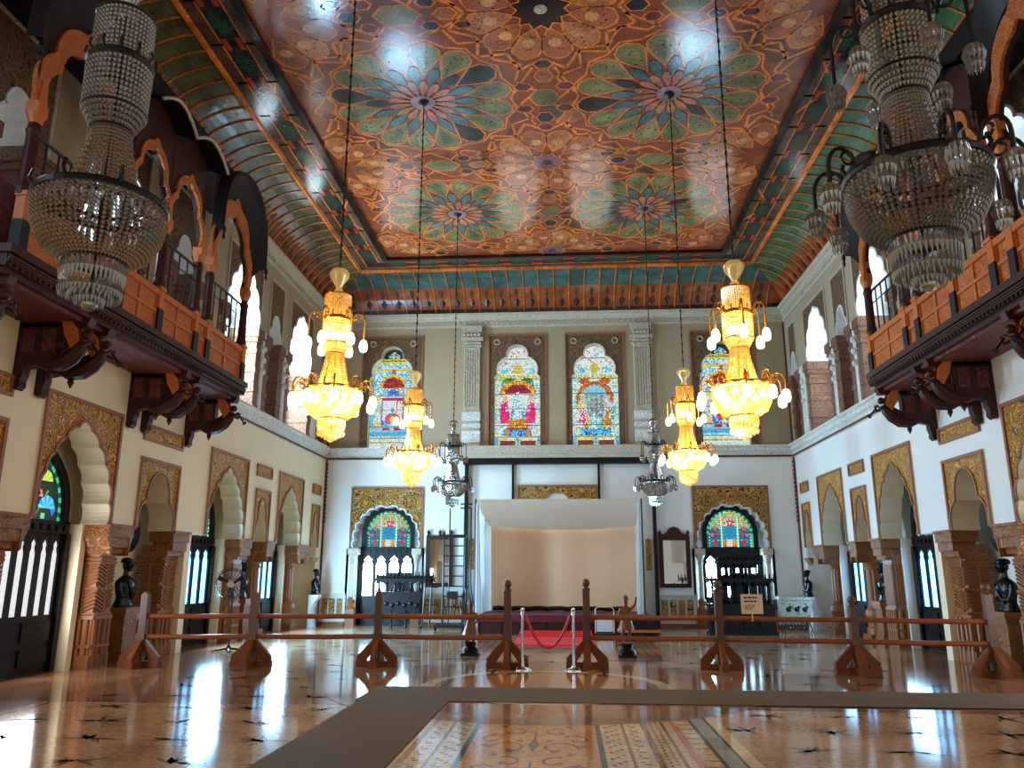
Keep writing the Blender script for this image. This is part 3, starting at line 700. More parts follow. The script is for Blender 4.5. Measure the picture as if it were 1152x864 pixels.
for s in (-1, 1):
    nm = 'left' if s < 0 else 'right'
    fn = side(s)
    mb = MB()
    # lower register
    bays = sorted([(c, h, LOW_TOP) for c, h in DOORS]+[(c, h, NI_TOP) for c, h in NICHES])
    edge = -6
    for c, h, top in bays:
        fbox(mb, fn, edge, c-h, SPR, 5.2, -.46, 0); fbox(mb, fn, c-h, c+h, top, 5.2, -.46, 0); edge = c+h
    fbox(mb, fn, edge, D+.5, SPR, 5.2, -.46, 0); fbox(mb, fn, -6, D+.5, 5.05, 5.2, -.8, -.46)
    fbox(mb, fn, -6, D+.5, 0, 5.2, -1.0, -.80)                       # back of the recesses
    fbox(mb, fn, 24.78, D+.5, 0, SPR, -.8, 0)
    for (c, h) in DOORS:
        for q in (-1, 1):                                             # splayed cream jambs
            u = c+q*(h+.02)
            mb.prism([(u-.1, 0), (u+.05, 0), (u+.05, SPR), (u-.1, SPR)] if q > 0 else [(u-.05, 0), (u+.1, 0), (u+.1, SPR), (u-.05, SPR)], DP, -.42, fn)
    # upper register
    ub = sorted([(c, h) for c, h in DOORS]+[(c, min(h, .76)) for c, h in NICHES])
    edge = -6
    for c, h in ub:
        fbox(mb, fn, edge, c-h, 5.2, 9.66, -.75, 0, 1); fbox(mb, fn, c-h, c+h, 9.3, 9.66, -.75, 0, 1); edge = c+h
    fbox(mb, fn, edge, D+.5, 5.2, 9.66, -.75, 0, 1)
    fbox(mb, fn, -6, D+.5, 5.2, 10.1, -1.0, -.80, 1)
    fbox(mb, fn, -6, D+.5, 9.66, 10.1, -.75, 0, 1)
    struct(mb.build('wall_'+nm, [M['cream'] if s < 0 else M['coolwall'], M['taupe']]))
    # lower spandrel panels
    for c, h in DOORS:
        if c < 10: continue
        mb = MB(); pr = lobed(h-.12, 1.58, 5, 2.6, .17, 5, .88)
        arched(mb, fn, c-h, c+h, SPR, LOW_TOP, c, pr, .02, -.46)
        frame(mb, fn, c-h, c+h, SPR, LOW_TOP, .06, .02, .05, 2, False)
        band(mb, fn, [(c+x, SPR+z) for x, z in pr], .05, .02, .045, 2)
        struct(mb.build(trimname(), [M['gold'], M['soffit'], M['pinkframe']]))
    for c, h in NICHES:
        if c < 8: continue
        mb = MB(); a = h-.13; pr = trefoil(a, 1.06)
        arched(mb, fn, c-h, c+h, SPR, NI_TOP, c, pr, .02, -.46)
        frame(mb, fn, c-h, c+h, SPR, NI_TOP, .06, .02, .05, 2, False)
        band(mb, fn, [(c+x, SPR+z) for x, z in pr], .04, .02, .045, 2)
        struct(mb.build(trimname(), [M['gold'], M['soffit'], M['pinkframe']]))
        mb = MB(); fbox(mb, fn, c-h, c+h, 3.98, 4.29, 0, .02); frame(mb, fn, c-h, c+h, 3.98, 4.29, .05, .02, .05, 1)
        struct(mb.build(trimname(), [M['gold'], M['pinkframe']]))
    # upper arches, stone jambs, panes behind them
    for c, h in ub:
        if c < 5 : continue
        big = h > 1
        a = h-.16 if big else min(.36, h-.14); ah = 1.38 if big else .68
        sp = 7.65
        mb = MB(); pr = lobed(a, ah, 3) if big else trefoil(a, ah)
        arched(mb, fn, c-h, c+h, sp, 9.3, c, pr, .01, -.72)
        frame(mb, fn, c-h, c+h, sp, 9.3, .05, .01, .04, 2, False)
        band(mb, fn, [(c+x, sp+z) for x, z in pr], .05, .01, .04, 1)
        struct(mb.build(trimname(), [M['brownpanel'], M['litreveal'], M['stone']]))
        mb = MB()
        for q in (-1, 1):
            u0 = c+q*(a+.02); u1 = c+q*(h+.12)
            lo, hi = min(u0, u1), max(u0, u1)
            fbox(mb, fn, lo, hi, 5.56, 7.3, -.66, .02)
            fbox(mb, fn, lo-.05, hi+.05, 7.3, 7.42, -.68, .06); fbox(mb, fn, lo-.09, hi+.09, 7.42, 7.65, -.70, .09)
            for z in (5.56, 6.0, 6.5, 7.0): fbox(mb, fn, lo-.03, hi+.03, z, z+.12, -.68, .045)
        struct(mb.build(trimname(), M['brownupper']))
        NW[0] += 1
        r = bpy.data.objects.new('window_%d' % NW[0], None); C.objects.link(r); r.location = fn(c, 5.56, -.74); struct(r)
        O = tuple(r.location)
        mb = MB(); mb.face([fn(c-a, 5.56, -.76), fn(c+a, 5.56, -.76), fn(c+a, 8.9 if big else 8.3, -.76), fn(c-a, 8.9 if big else 8.3, -.76)])
        mb.build('pane', M['day'] if big else M['dayw'], r, O, fixn=False)
        mb = MB(); n = 5 if big else 2
        for k in range(n+1):
            u = c-a+2*a*k/n; fbox(mb, fn, u-.02, u+.02, 5.56, 8.9 if big else 8.3, -.75, -.72)
        for z in (5.8, 6.2, 6.6, 7.1, 7.7, 8.3): fbox(mb, fn, c-a, c+a, z-.02, z+.02, -.75, -.72)
        mb.build('window_grid', M['iron'], r, O)
    # white carved plaster strips between the upper bays
    for u0, u1 in ((18.99, 19.44), (20.57, 21.06), (23.18, 23.95)):
        mb = MB(); fbox(mb, fn, u0+.13, u1-.13, 5.58, 7.6, .0, .05); fbox(mb, fn, u0+.1, u1-.1, 7.5, 7.66, 0, .08)
        for z in (6.6, 6.9, 7.2): mb.ball(fn((u0+u1)/2, z, .06), .09, 8)
        struct(mb.build(trimname(), M['whitestone']))
    # doors
    for c, h in DOORS:
        if c < 5: continue
        door(fn, c, DP, 'side' if c < 15 else 'blue', fn(c, 0, DP))
# ================================================================ PILLARS, NICHE FURNITURE
PNAME = {10.78: 'on the near side of the nearest doorway', 13.62: 'between the nearest doorway and the first bust niche', 15.9: 'just beyond the first bust niche',
         19.24: 'between the second doorway and the narrow bust niche', 20.82: 'between the narrow bust niche and the far doorway', 23.45: 'just beyond the last doorway before the far corner'}
PILLARS = [(10.78, 10.41, 11.15, .25, 'h'), (13.66, 13.25, 13.995, .26, 'h'), (15.86, 15.515, 16.16, .30, 'h'), (19.26, 18.965, 19.51, .25, 'f'), (20.82, 20.55, 21.09, .2, 'r'), (23.5, 23.15, 24.02, .22, 'r')]
def pillar(s, c, u0, u1, hw, kind):
    fn = side(s); nm = 'left' if s < 0 else 'right'
    O = fn(c, 0, -.45)
    key = min(PNAME, key=lambda k: abs(k-c))
    desc = {'h': 'brown square pillar carved with herringbone leaves', 'f': 'brown fluted square pillar with a deep capital', 'r': 'slender round pillar with a bell capital'}[kind]
    r = thing('carved_pillar', O, '%s %s, %s wall' % (desc, PNAME[key], nm), 'pillar', 'pillars of the %s wall' % nm)
    f0, b0 = -.20, -.20-.4
    mb = MB()
    if kind == 'r':
        cx, cy = fn(c, 0, -.42)[0], c
        mb.lathe([(.26, 0), (.26, .3), (.22, .34), (.24, .5), (.27, .6), (.25, .72), (.17, .80), (.18, .84)], (cx, cy, 0), 16)
        mb.box(cx-.28, cx+.28, cy-.28, cy+.28, 0, .16)
    else:
        fbox(mb, fn, c-hw-.04, c+hw+.04, 0, .22, b0-.02, f0+.04)
        fbox(mb, fn, c-hw, c+hw, .22, .8, b0, f0)
        for q in (-.8, -.3, .3, .8):
            for (z0, z1) in ((.04, .34), (.38, .8)):
                a = fn(c+q*hw, z0, f0+.02); b = fn(c+q*hw, z1, f0+.02); mb.tube([a, b], .045, 8)
                if q > -.9: mb.tube([fn(c-hw-.015, z0, f0-(q+1)*hw*.9-.03), fn(c-hw-.015, z1, f0-(q+1)*hw*.9-.03)], .045, 8)
        fbox(mb, fn, c-hw-.03, c+hw+.03, .34, .39, b0, f0+.04); fbox(mb, fn, c-hw-.03, c+hw+.03, .8, .86, b0, f0+.04)
    mb.build('base', M['brown'], r, O)
    mb = MB()
    if kind == 'h':
        fbox(mb, fn, c-hw, c+hw, .86, 1.95, b0, f0)
        def leafs(pt):
            for z0 in (.9, 1.32):
                fbox_pts = None
                for k in range(6):
                    z = z0+.02+k*.062
                    for sg in (-1, 1):
                        A = pt(sg*.04, z, .012); B = pt(sg*.92, z+.10, .012)
                        mb.tube([A, B], .02, 5)
            for z in (.88, 1.30, 1.74, 1.80, 1.88):
                mb.tube([pt(-1, z, .01), pt(1, z, .01)], .028, 6)
            mb.tube([pt(0, .88, .015), pt(0, 1.74, .015)], .022, 6)
        leafs(lambda q, z, o: fn(c+q*hw, z, f0+o))
        leafs(lambda q, z, o: fn(c-hw-o, z, (f0+b0)/2+q*hw))
    elif kind == 'f':
        fbox(mb, fn, c-hw, c+hw, .86, 1.95, b0, f0)
        for k in range(7):
            q = -1+2*(k+.5)/7
            mb.tube([fn(c+q*hw, .9, f0), fn(c+q*hw, 1.8, f0)], .028, 6); mb.tube([fn(c-hw, .9, (f0+b0)/2+q*hw), fn(c-hw, 1.8, (f0+b0)/2+q*hw)], .028, 6)
    else:
        cx, cy = fn(c, 0, -.42)[0], c
        n = 24
        mb.grid([[(cx+rr*(1 if k % 2 else .9)*math.cos(2*PI*k/n), cy+rr*(1 if k % 2 else .9)*math.sin(2*PI*k/n), z) for k in range(n)] for rr, z in ((.17, .84), (.16, 1.75))], close=True, caps=True)
        mb.lathe([(.18, 1.70), (.19, 1.74), (.17, 1.78), (.2, 1.86), (.2, 1.9)], (cx, cy, 0), 16)
    sh = mb.build('shaft', M['brown'] if kind != 'h' else M['brown'], r, O)
    mb = MB()
    if kind == 'r':
        cx, cy = fn(c, 0, -.42)[0], c
        mb.lathe([(.17, 1.86), (.21, 1.92), (.29, 2.02), (.33, 2.10), (.33, 2.14)], (cx, cy, 0), 16)
    fbox(mb, fn, u0-.02, u1+.02, 2.17, SPR, -.47, .03)
    for sg, ue in ((-1, u0), (1, u1)):     # scrolled brackets under the corbel block
        ux = c+sg*hw
        w_ = abs(ue-ux)
        pr = [(ux, 2.17), (ux, 1.86), (ux+sg*min(.06, w_*.4), 1.89), (ux+sg*w_*.45, 2.0), (ux+sg*w_*.6, 2.0), (ux+sg*w_*.8, 2.09), (ue, 2.10), (ue+sg*.02, 2.17)]
        if w_ > .06: mb.prism(pr if sg > 0 else pr[::-1], -.44, .012, fn)
    fbox(mb, fn, c-hw-.03, c+hw+.03, 1.90, 2.12, -.6, -.08); fbox(mb, fn, c-hw, c+hw, 2.0, 2.165, -.43, .0)
    fbox(mb, fn, u0-.03, u1+.03, 2.34, SPR+.02, -.3, .06)
    mb.build('capital', M['brownstone'], r, O)
for s in (-1, 1):
    for a in PILLARS: pillar(s, *a)
    mb = MB(); fn = side(s); fbox(mb, fn, 16.2, 16.44, 0, SPR, -.44, -.06); struct(mb.build(trimname(), M['cream']))
def make_bust():
    mb = MB()
    mb.lathe([(.22, 0), (.235, .03), (.215, .08), (.18, .14), (.185, .22), (.225, .33), (.24, .41), (.215, .48), (.14, .535), (.075, .57), (.062, .61), (.062, .68)], (0, 0, 0), 20, sx=.62, sy=1.05)
    for q in (-1, 1): mb.tube([(.0, q*.20, .44), (.03, q*.235, .32), (.08, q*.20, .2), (.13, q*.08, .2)], [.065, .058, .045, .03], 8)
    mb.tube([(.13, -.14, .46), (.145, -.02, .3), (.12, .1, .14)], [.02, .028, .02], 6)
    mb.ball((.02, 0, .765), .09, 16, sz=1.3, sx=1.12, sy=.92)
    mb.ball((.075, 0, .685), .045, 10, sz=.9)
    mb.prism([(.10, .80), (.15, .745), (.142, .73), (.10, .725)], -.016, .016, lambda u, v, d: (u, d, v))
    mb.prism([(.09, .81), (.128, .825), (.12, .80), (.09, .795)], -.06, .06, lambda u, v, d: (u, d, v))
    mb.tube([(.105, -.035, .705), (.122, 0, .708), (.105, .035, .705)], .012, 6)
    mb.ball((-.01, 0, .84), .10, 14, sz=.62, sx=1.1)
    mb.lathe([(.098, .80), (.112, .82), (.105, .85)], (.0, 0, 0), 16, sx=1.1)
    for q in (-1, 1): mb.ball((.005, q*.085, .755), .024, 6, sz=1.3)
    return mb
BUST = None
BL = {(-1, 0): 'dark bronze bust in the left wall\'s first niche beyond the nearest door', (-1, 1): 'dark bronze bust behind the pedestal fan in the left wall\'s narrow niche', (-1, 2): 'small dark bust on a white console near the far left corner',
      (1, 0): 'dark bronze bust in the right wall\'s first niche, before a cream back', (1, 1): 'dark bronze bust in the right wall\'s narrow niche between fluted pillars', (1, 2): 'small blue-black bust on a white console near the far right corner'}
PL = {0: 'wide niche nearest the viewer', 1: 'narrow niche'}
bmesh_bust = make_bust().build('bust', M['bronze'], smooth=True)
first = True
for s in (-1, 1):
    fn = side(s); nm = 'left' if s < 0 else 'right'
    for i, (c, d) in enumerate(((14.74, -.44), (20.2, -.44), (24.45, .14))):
        o = bmesh_bust if first else bmesh_bust.copy()
        if not first: C.objects.link(o)
        first = False
        o.location = fn(c, .95, d); o.rotation_euler = (0, 0, 0 if s < 0 else PI)
        if i == 2: o.scale = (.85, .85, .85)
        tag(o, BL[(s, i)], 'bust', 'bronze busts in the wall niches')
        if i < 2:
            O = fn(c, 0, d)
            r = thing('pedestal', O, 'brown moulded pedestal under the bust in the %s wall\'s %s' % (nm, PL[i]), 'pedestal', 'pedestals in the niches')
            mb = MB(); h = .3 if i == 0 else .26
            fbox(mb, fn, c-h, c+h, 0, .14, d-.24, d+.24); fbox(mb, fn, c-h+.04, c+h-.04, .14, .2, d-.22, d+.22); mb.build('base', M['brown'], r, O)
            mb = MB(); fbox(mb, fn, c-h+.07, c+h-.07, .2, .78, d-.19, d+.19); mb.build('die', M['brownstone'], r, O)
            mb = MB(); fbox(mb, fn, c-h+.03, c+h-.03, .78, .84, d-.22, d+.22); fbox(mb, fn, c-h, c+h, .84, .95, d-.25, d+.25); mb.build('cap', M['brown'], r, O)
            # round plaque on the niche back
            pc = c+(.1 if i == 0 else .05); R_ = .40 if i == 0 else .24; O = fn(pc, 2.32, -.55)
            mb = MB(); rows = []
            for rr, dd in ((.0, .05), (.55*R_, .06), (.78*R_, .09), (.95*R_, .07), (R_, .03), (.95*R_, 0), (.0, -.01)):
                rows.append([fn(pc+max(rr, .001)*math.cos(2*PI*k/28), 2.32+max(rr, .001)*math.sin(2*PI*k/28), -.58+dd) for k in range(28)])
            mb.grid(rows, close=True)
            mb.tube([fn(pc, 2.32, -.58), fn(pc, 2.32, -.80)], .03, 8)
            o = mb.build('wall_plaque', M['plaque'], None, O)
            tag(o, 'dark round plaque above the bust in the %s wall\'s %s' % (nm, PL[i]), 'plaque', 'round plaques in the niches')
        else:
            O = fn(c, .4, .0)
            mb = MB(); mb.prism([(.02, .95), (.32, .95), (.3, .86), (.18, .72), (.12, .5), (.16, .1), (.2, 0), (.02, 0)], c-.17, c+.17, lambda u, v, d_: fn(d_, v, u-.02))
            o = mb.build('console_bracket', M['white'], None, O)
            tag(o, 'white scrolled console carrying the small bust near the far %s corner' % nm, 'console', 'white corner consoles')
            mb = MB(); mb.prism([(0, 2.05), (.16, 2.05), (.12, 1.95), (.02, 1.85)], c-.3, c+.1, lambda u, v, d_: fn(d_, v, u)); struct(mb.build(trimname(), M['brown']))
# ================================================================ BACK WALL
mb = MB()
DCX = 5.42
for x0, x1, z0, z1 in ((-8.0, -DCX-1.17, 0, 5.2), (-DCX+1.18, DCX-1.18, 0, 5.2), (DCX+1.17, 8.0, 0, 5.2), (-DCX-1.17, -DCX+1.18, 4.29, 5.2), (DCX-1.18, DCX+1.17, 4.29, 5.2)):
    mb.box(x0, x1, D, D+.5, z0, z1)
mb.box(-8, 8, D+.55, D+.7, 0, 10.2)
for s in (-1, 1):
    for q in (-1, 1):
        u = s*DCX+q*1.16; mb.box(u-.09 if q < 0 else u-.0, u if q < 0 else u+.09, D, D+.5, 0, 2.35)
WX = [(-5.42, -6.45, -4.385), (-1.235, -2.21, -.26), (1.31, .335, 2.29), (5.45, 4.415, 6.48)]
xe = -8.0
for c, a, b in WX:
    mb.box(xe, a, D, D+.5, 5.2, 10.1, 1); mb.box(a, b, D, D+.5, 9.37, 10.1, 1); mb.box(a, b, D, D+.5, 5.2, 5.56, 1); xe = b
mb.box(xe, 8.0, D, D+.5, 5.2, 10.1, 1)
struct(mb.build('wall_back', [M['coolwall'], M['taupe']]))
for s in (-1, 1):      # doorways
    c = s*DCX
    mb = MB(); pr = lobed(.98, 1.28, 6, 'round', .30, 6, .95)
    arched(mb, backfn, c-1.17, c+1.18, 2.35, 4.29, c, pr, .02, -.42)
    frame(mb, backfn, c-1.17, c+1.18, 2.35, 4.29, .05, .02, .05, 2, False)
    band(mb, backfn, [(c+x, 2.35+z) for x, z in pr], .045, .02, .04, 1)
    for q in (-1, 1):
        for (dx, dz, r) in ((.72, 1.45, .2), (.98, .95, .13), (.25, 1.62, .1)):
            for rr in (r, r*.55): mb.tube([(c+q*dx+rr*math.cos(2*PI*k/16), D-.035, 2.35+dz+rr*math.sin(2*PI*k/16)) for k in range(17)], .018, 5, 3)
    struct(mb.build(trimname(), [M['gilt'], M['white'], M['pinkframe'], M['gold']]))
    NDOOR_n = 'near'
    door(backfn, c, -.42, 'back', (c, D+.42, 0))
    for q in (-1, 1):
        x = c+q*1.02
        O = (x, D-.02, 0)
        r = thing('door_column', O, 'slender pale column on the %s side of the far %s stained-glass doorway' % ('left' if q < 0 else 'right', 'left' if s < 0 else 'right'), 'column', 'columns of the far doorways')
        mb = MB(); mb.box(x-.14, x+.14, D-.16, D+.12, 0, .5); mb.lathe([(.13, .5), (.14, .56), (.10, .66), (.13, .78), (.08, .86)], (x, D-.02, 0), 12); mb.build('base', M['brown'], r, O)
        mb = MB(); mb.lathe([(.075, .86), (.065, 1.9)], (x, D-.02, 0), 12); mb.build('shaft', M['dado'], r, O)
        mb = MB(); mb.lathe([(.07, 1.86), (.09, 1.92), (.08, 1.98), (.14, 2.12), (.15, 2.18)], (x, D-.02, 0), 12); mb.box(x-.15, x+.15, D-.15, D+.3, 2.16, 2.35); mb.build('capital', M['stone'], r, O)
# dado with gilt lattice panels
mb = MB()
for x0, x1 in ((-7.45, -6.62), (-4.2, -2.95), (3.08, 4.22), (6.62, 7.45)):
    mb.box(x0, x1, D-.05, D, 0, .92, 0); mb.box(x0, x1, D-.08, D, .92, .97, 0); mb.box(x0, x1, D-.09, D, 0, .12, 2)
    n = max(2, round((x1-x0)/.31)); wd = (x1-x0-.12)/n
    for k in range(n): mb.box(x0+.06+wd*k+.03, x0+.06+wd*(k+1)-.03, D-.065, D-.04, .3, .82, 1)
struct(mb.build('baseboard_back', [M['dado'], M['gilt'], M['brownstone']]))
# pilasters of the upper back wall
for c in (-2.735, 2.845):
    mb = MB()
    mb.box(c-.27, c+.27, D-.1, D, 5.56, 9.64, 0)
    for k in range(5): mb.box(c-.17+.085*k-.022, c-.17+.085*k+.022, D-.125, D-.08, 6.9, 8.8, 0)
    frame(mb, backfn, c-.26, c+.26, 6.82, 8.9, .05, .1, .135, 0)
    for z0, z1, ww in ((9.42, 9.64, .33), (9.28, 9.42, .26), (9.12, 9.24, .36), (9.0, 9.06, .3), (8.92, 8.97, .33)): mb.box(c-ww, c+ww, D-.18, D, z0, z1, 0)
    for k in range(5): mb.ball((c-.24+.12*k, D-.2, 9.33), .06, 6, 0)
    for z0, z1 in ((6.42, 6.7), (6.18, 6.32), (5.7, 6.08)):
        mb.box(c-.3, c+.3, D-.16, D, z0, z1, 1)
    struct(mb.build(trimname(), [M['stone'], M['whitestone']]))
# stained-glass windows
def stained_window(c, a, b, kind):
    NW[0] += 1
    r = bpy.data.objects.new('window_%d' % NW[0], None); C.objects.link(r); O = (c, D, 5.56); r.location = O; struct(r)
    pr = winarch()
    mb = MB(); arched(mb, backfn, a, b, 5.56, 9.37, c, pr, .0, -.3)
    frame(mb, backfn, a, b, 5.56, 9.37, .05, .0, .035, 2, False)
    band(mb, backfn, [(c+x, 5.56+z) for x, z in pr[1:-1]], .035, 0, .03, 1)
    for q in (-1, 1):
        mb.tube([(c+q*.68+.09*math.cos(2*PI*k/12), D-.01, 9.1+.09*math.sin(2*PI*k/12)) for k in range(13)], .02, 5, 1)
    mb.build('window_surround', [M['brownpanel'], M['stone'], M['pinkframe']], r, O)
    mb = MB()
    def poly(pts, lay, col): mb.face([(c+x, D+.26-.004*lay, 5.56+z) for x, z in pts], 0, col)
    def R(x0, x1, z0, z1, lay, col): poly([(x0, z0), (x1, z0), (x1, z1), (x0, z1)], lay, col)
    def disc(x, z, r_, lay, col, n=12, sx=1, a0=0, a1=2*PI): poly([(x+sx*r_*math.cos(a0+(a1-a0)*k/n), z+r_*math.sin(a0+(a1-a0)*k/n)) for k in range(n+1)], lay, col)
    rr = random.Random(int(c*37)+9)
    R(-.78, .78, 0, 3.5, 0, S(30, 44, 46))
    def pick(*cs): return rr.choice(cs)
    def ell(x, z, cx, cz, rx, rz): return ((x-cx)/rx)**2+((z-cz)/rz)**2 < 1
    WH, CY, YL, OR, RD, MG, BL, GR, SK = S(236, 250, 250), S(130, 222, 240), S(250, 222, 70), S(236, 146, 36), S(150, 30, 30), S(232, 24, 122), S(44, 120, 220), S(60, 150, 70), S(240, 190, 150)
    def scene(x, z):
        q = abs(x)
        if z < .34:
            if q > .63 or q < .06: return pick(CY, S(60, 160, 226), S(90, 190, 240))
            if .09 < q < .59 and .07 < z < .27: return pick(S(126, 40, 32), S(150, 56, 38), S(110, 34, 30))
            return pick(YL, WH, S(230, 230, 150))
        if z < .40: return pick(WH, YL)
        if ell(q, z, .42, 1.70, .085, .10): return SK if z < 1.72 else (pick(WH, S(236, 224, 214)) if x < 0 else pick(OR, S(170, 80, 40)))
        if ell(q, z, .43, 1.14, .16, .52):
            if kind == 'a': return pick(MG, MG, S(246, 80, 150)) if .85 < z < 1.48 and (q > .40 or z < 1.2) else pick(WH, S(240, 220, 236), S(200, 190, 236), MG)
            return (pick(MG, WH, S(240, 210, 220)) if x < 0 else pick(OR, S(226, 120, 60), WH, GR)) if z < 1.3 else pick(WH, S(150, 190, 236), YL)
        if kind == 'a':
            if z < .64 and q < .46: return OR if .28 < q < .4 else pick(BL, S(70, 170, 226), S(20, 80, 170), CY)
            if z < .96 and q < .36: return pick(OR, YL, S(214, 110, 24)) if z > .68 else S(150, 70, 20)
            if z < 1.86 and q < .26*(1.95-z)/.95+.02: return pick(WH, WH, S(150, 200, 236)) if q < .13 or rr.random() < .5 else pick(BL, S(100, 170, 230), GR)
            if ell(x, z, 0, 1.82, .62, .46) and z > 1.82: return pick(S(150, 16, 50), S(190, 30, 70), S(110, 10, 40)) if ell(x, z, 0, 1.80, .44, .34) else pick(OR, YL, S(200, 110, 30))
            if ell(q, z, .30, 2.26, .19, .10): return pick(GR, S(90, 180, 70), S(40, 110, 60))
            if ell(q, z, .45, 2.14, .12, .07): return pick(CY, BL)
        else:
            if z < .64 and q < .5: return pick(BL, S(70, 190, 226), S(20, 90, 170), CY, CY)
            if z < 1.0 and q < .36-.12*(z-.64): return pick(S(100, 212, 210), CY, WH) if q < .2 else pick(YL, S(220, 170, 40), GR)
            if z < 1.78 and q < .30: return (pick(S(230, 90, 110), WH, OR, S(150, 180, 236)) if z < 1.6 else pick(SK, YL, S(120, 170, 226))) if (int((x+.5)*12) % 2) else pick(S(120, 206, 232), S(90, 180, 220), GR)
            if ell(x, z, 0, 1.62, .62, .62) and z > 1.3: return pick(S(120, 210, 236), S(150, 224, 240)) if ell(x, z, 0, 1.66, .44, .44) else pick(S(176, 84, 40), S(200, 110, 50), OR)
            if ell(q, z, .33, 2.22, .17, .12): return pick(S(186, 90, 40), S(214, 120, 50))
        if 2.33 < z < 2.46: return pick(YL, S(226, 206, 60), WH, S(120, 190, 90))
        if ell(x, z, 0, 2.66, .14, .16): return pick(YL, S(226, 190, 40), S(200, 210, 80))
        if ell(q, z, .42, 2.62, .19, .10): return pick(CY, S(90, 200, 220), WH)
        if z > 2.5 and rr.random() < .09: return pick(S(236, 90, 160), S(226, 60, 70), YL)
        if q > .5 and rr.random() < .35: return pick(CY, S(100, 200, 200), S(226, 226, 120))
        return WH if rr.random() < .78 else pick(CY, S(250, 236, 170), S(190, 236, 226))
    def crest(x, z):
        q = abs(x)
        if z < .36: return pick(S(214, 196, 90), S(190, 170, 60)) if .2 < z < .27 else pick(S(226, 248, 240), WH, S(190, 236, 230))
        if z < .58: return pick(S(50, 170, 236), S(90, 200, 240)) if z > .44 else pick(WH, YL, CY)
        if z < .76: return pick(S(150, 30, 60), S(180, 40, 70)) if .07 < q < .34 and .61 < z < .72 else pick(S(200, 226, 240), CY, S(180, 170, 210))
        if q < .38:
            if z < 1.62:
                if q > .33: return pick(S(190, 60, 170), S(120, 90, 190))
                if ell(x, z, 0, 1.05, .24, .17): return pick(S(226, 30, 60), MG, S(240, 70, 90)) if not ell(x, z, 0, 1.0, .07, .12) else YL
                if z < .95 and q > .08: return pick(BL, S(40, 80, 170), CY)
                if ell(x, z, 0, 1.32, .07, .09): return S(70, 190, 220)
                return pick(WH, WH, S(240, 226, 246))
            if z < 1.76: return pick(S(214, 20, 80), S(190, 16, 60))
        if .4 < q < .6 and .76 < z < 1.78: return pick(YL, S(226, 206, 40)) if z < .9 or z > 1.68 else pick(WH, S(200, 226, 210), S(190, 200, 120))
        if ell(x, z, 0, 1.93, .42, .14): return pick(BL, S(70, 150, 240), S(30, 90, 200)) if ell(x, z, 0, 1.91, .2, .1) else pick(WH, CY, OR)
        if z > 2.08 and ell(x, z, 0, 2.08, .44, .46): return pick(S(120, 20, 30), S(160, 30, 34), S(210, 70, 50)) if ell(x, z, 0, 2.08, .36, .36) else pick(OR, YL)
        if q < .05 and 2.5 < z < 2.68: return S(180, 100, 30)
        if 2.64 < z < 2.74: return pick(YL, S(226, 200, 60))
        if 2.74 < z < 2.94: return pick(S(90, 176, 206), S(220, 246, 248), S(200, 238, 240))
        if 2.96 < z < 3.08: return pick(S(230, 220, 40), YL, S(170, 190, 50))
        if z > 3.08: return pick(S(70, 190, 220), BL, YL) if ell(x, z, 0, 3.1, .2, .2) else S(20, 30, 34)
        if q > .62: return pick(S(70, 190, 236), CY, S(110, 210, 240))
        return pick(CY, S(100, 210, 240), S(80, 190, 236), WH, WH)
    pickcol = crest if kind == 'crest' else scene
    z = .01; j = 0
    while z < 3.44:
        x = -.78+(.022 if j % 2 else 0); h_ = .048
        while x < .76:
            w_ = .046; col = pickcol(x+w_/2, z+h_/2); g = .82+.3*rr.random()
            poly([(x+.003, z+.003), (x+w_-.003, z+.003), (x+w_-.003, z+h_-.003), (x+.003, z+h_-.003)], 1, tuple(v*g for v in col)); x += w_
        z += h_; j += 1
    mb.build('leaded_glass', M['stained'], r, O, fixn=False)
    mb = MB()                     # iron saddle bars
    for z in (.36, .75, 1.3, 1.8, 2.3, 3.0): mb.box(c-.76, c+.76, D+.2, D+.215, 5.56+z-.008, 5.56+z+.008)
    mb.build('saddle_bars', M['iron'], r, O)
for (c, a, b), k in zip(WX, ('crest', 'a', 'b', 'crest')): stained_window(c, a, b, k)
# alcove framing in the middle of the back wall
mb = MB()
mb.box(-2.95, 3.05, D-.28, D, 4.98, 5.17); mb.box(-2.9, -2.8, D-.2, D, 0, 4.98); mb.box(3.0, 3.1, D-.2, D, 0, 4.98)
for x in (-1.37, 1.36): mb.box(x-.035, x+.035, D-.1, D, 3.2, 4.98)
struct(mb.build(trimname(), M['black']))
mb = MB(); mb.box(-2.97, 3.07, D-.32, D, 5.17, 5.3); mb.box(-2.99, 3.09, D-.36, D, 5.3, 5.56)
struct(mb.build(trimname(), M['stone']))
mb = MB(); arched(mb, backfn, -1.25, 1.29, 3.4, 4.33, .03, trefoil(.62, .66), .06, 0); frame(mb, backfn, -1.25, 1.29, 3.4, 4.33, .06, .06, .09, 2, False)
struct(mb.build(trimname(), [M['gilt'], M['white'], M['pinkframe']]))
mb = MB()
for x0, x1 in ((-2.74, -2.6), (2.76, 2.9)): mb.box(x0, x1, D-.06, D, 1.7, 2.65)
struct(mb.build(trimname(), M['gold']))
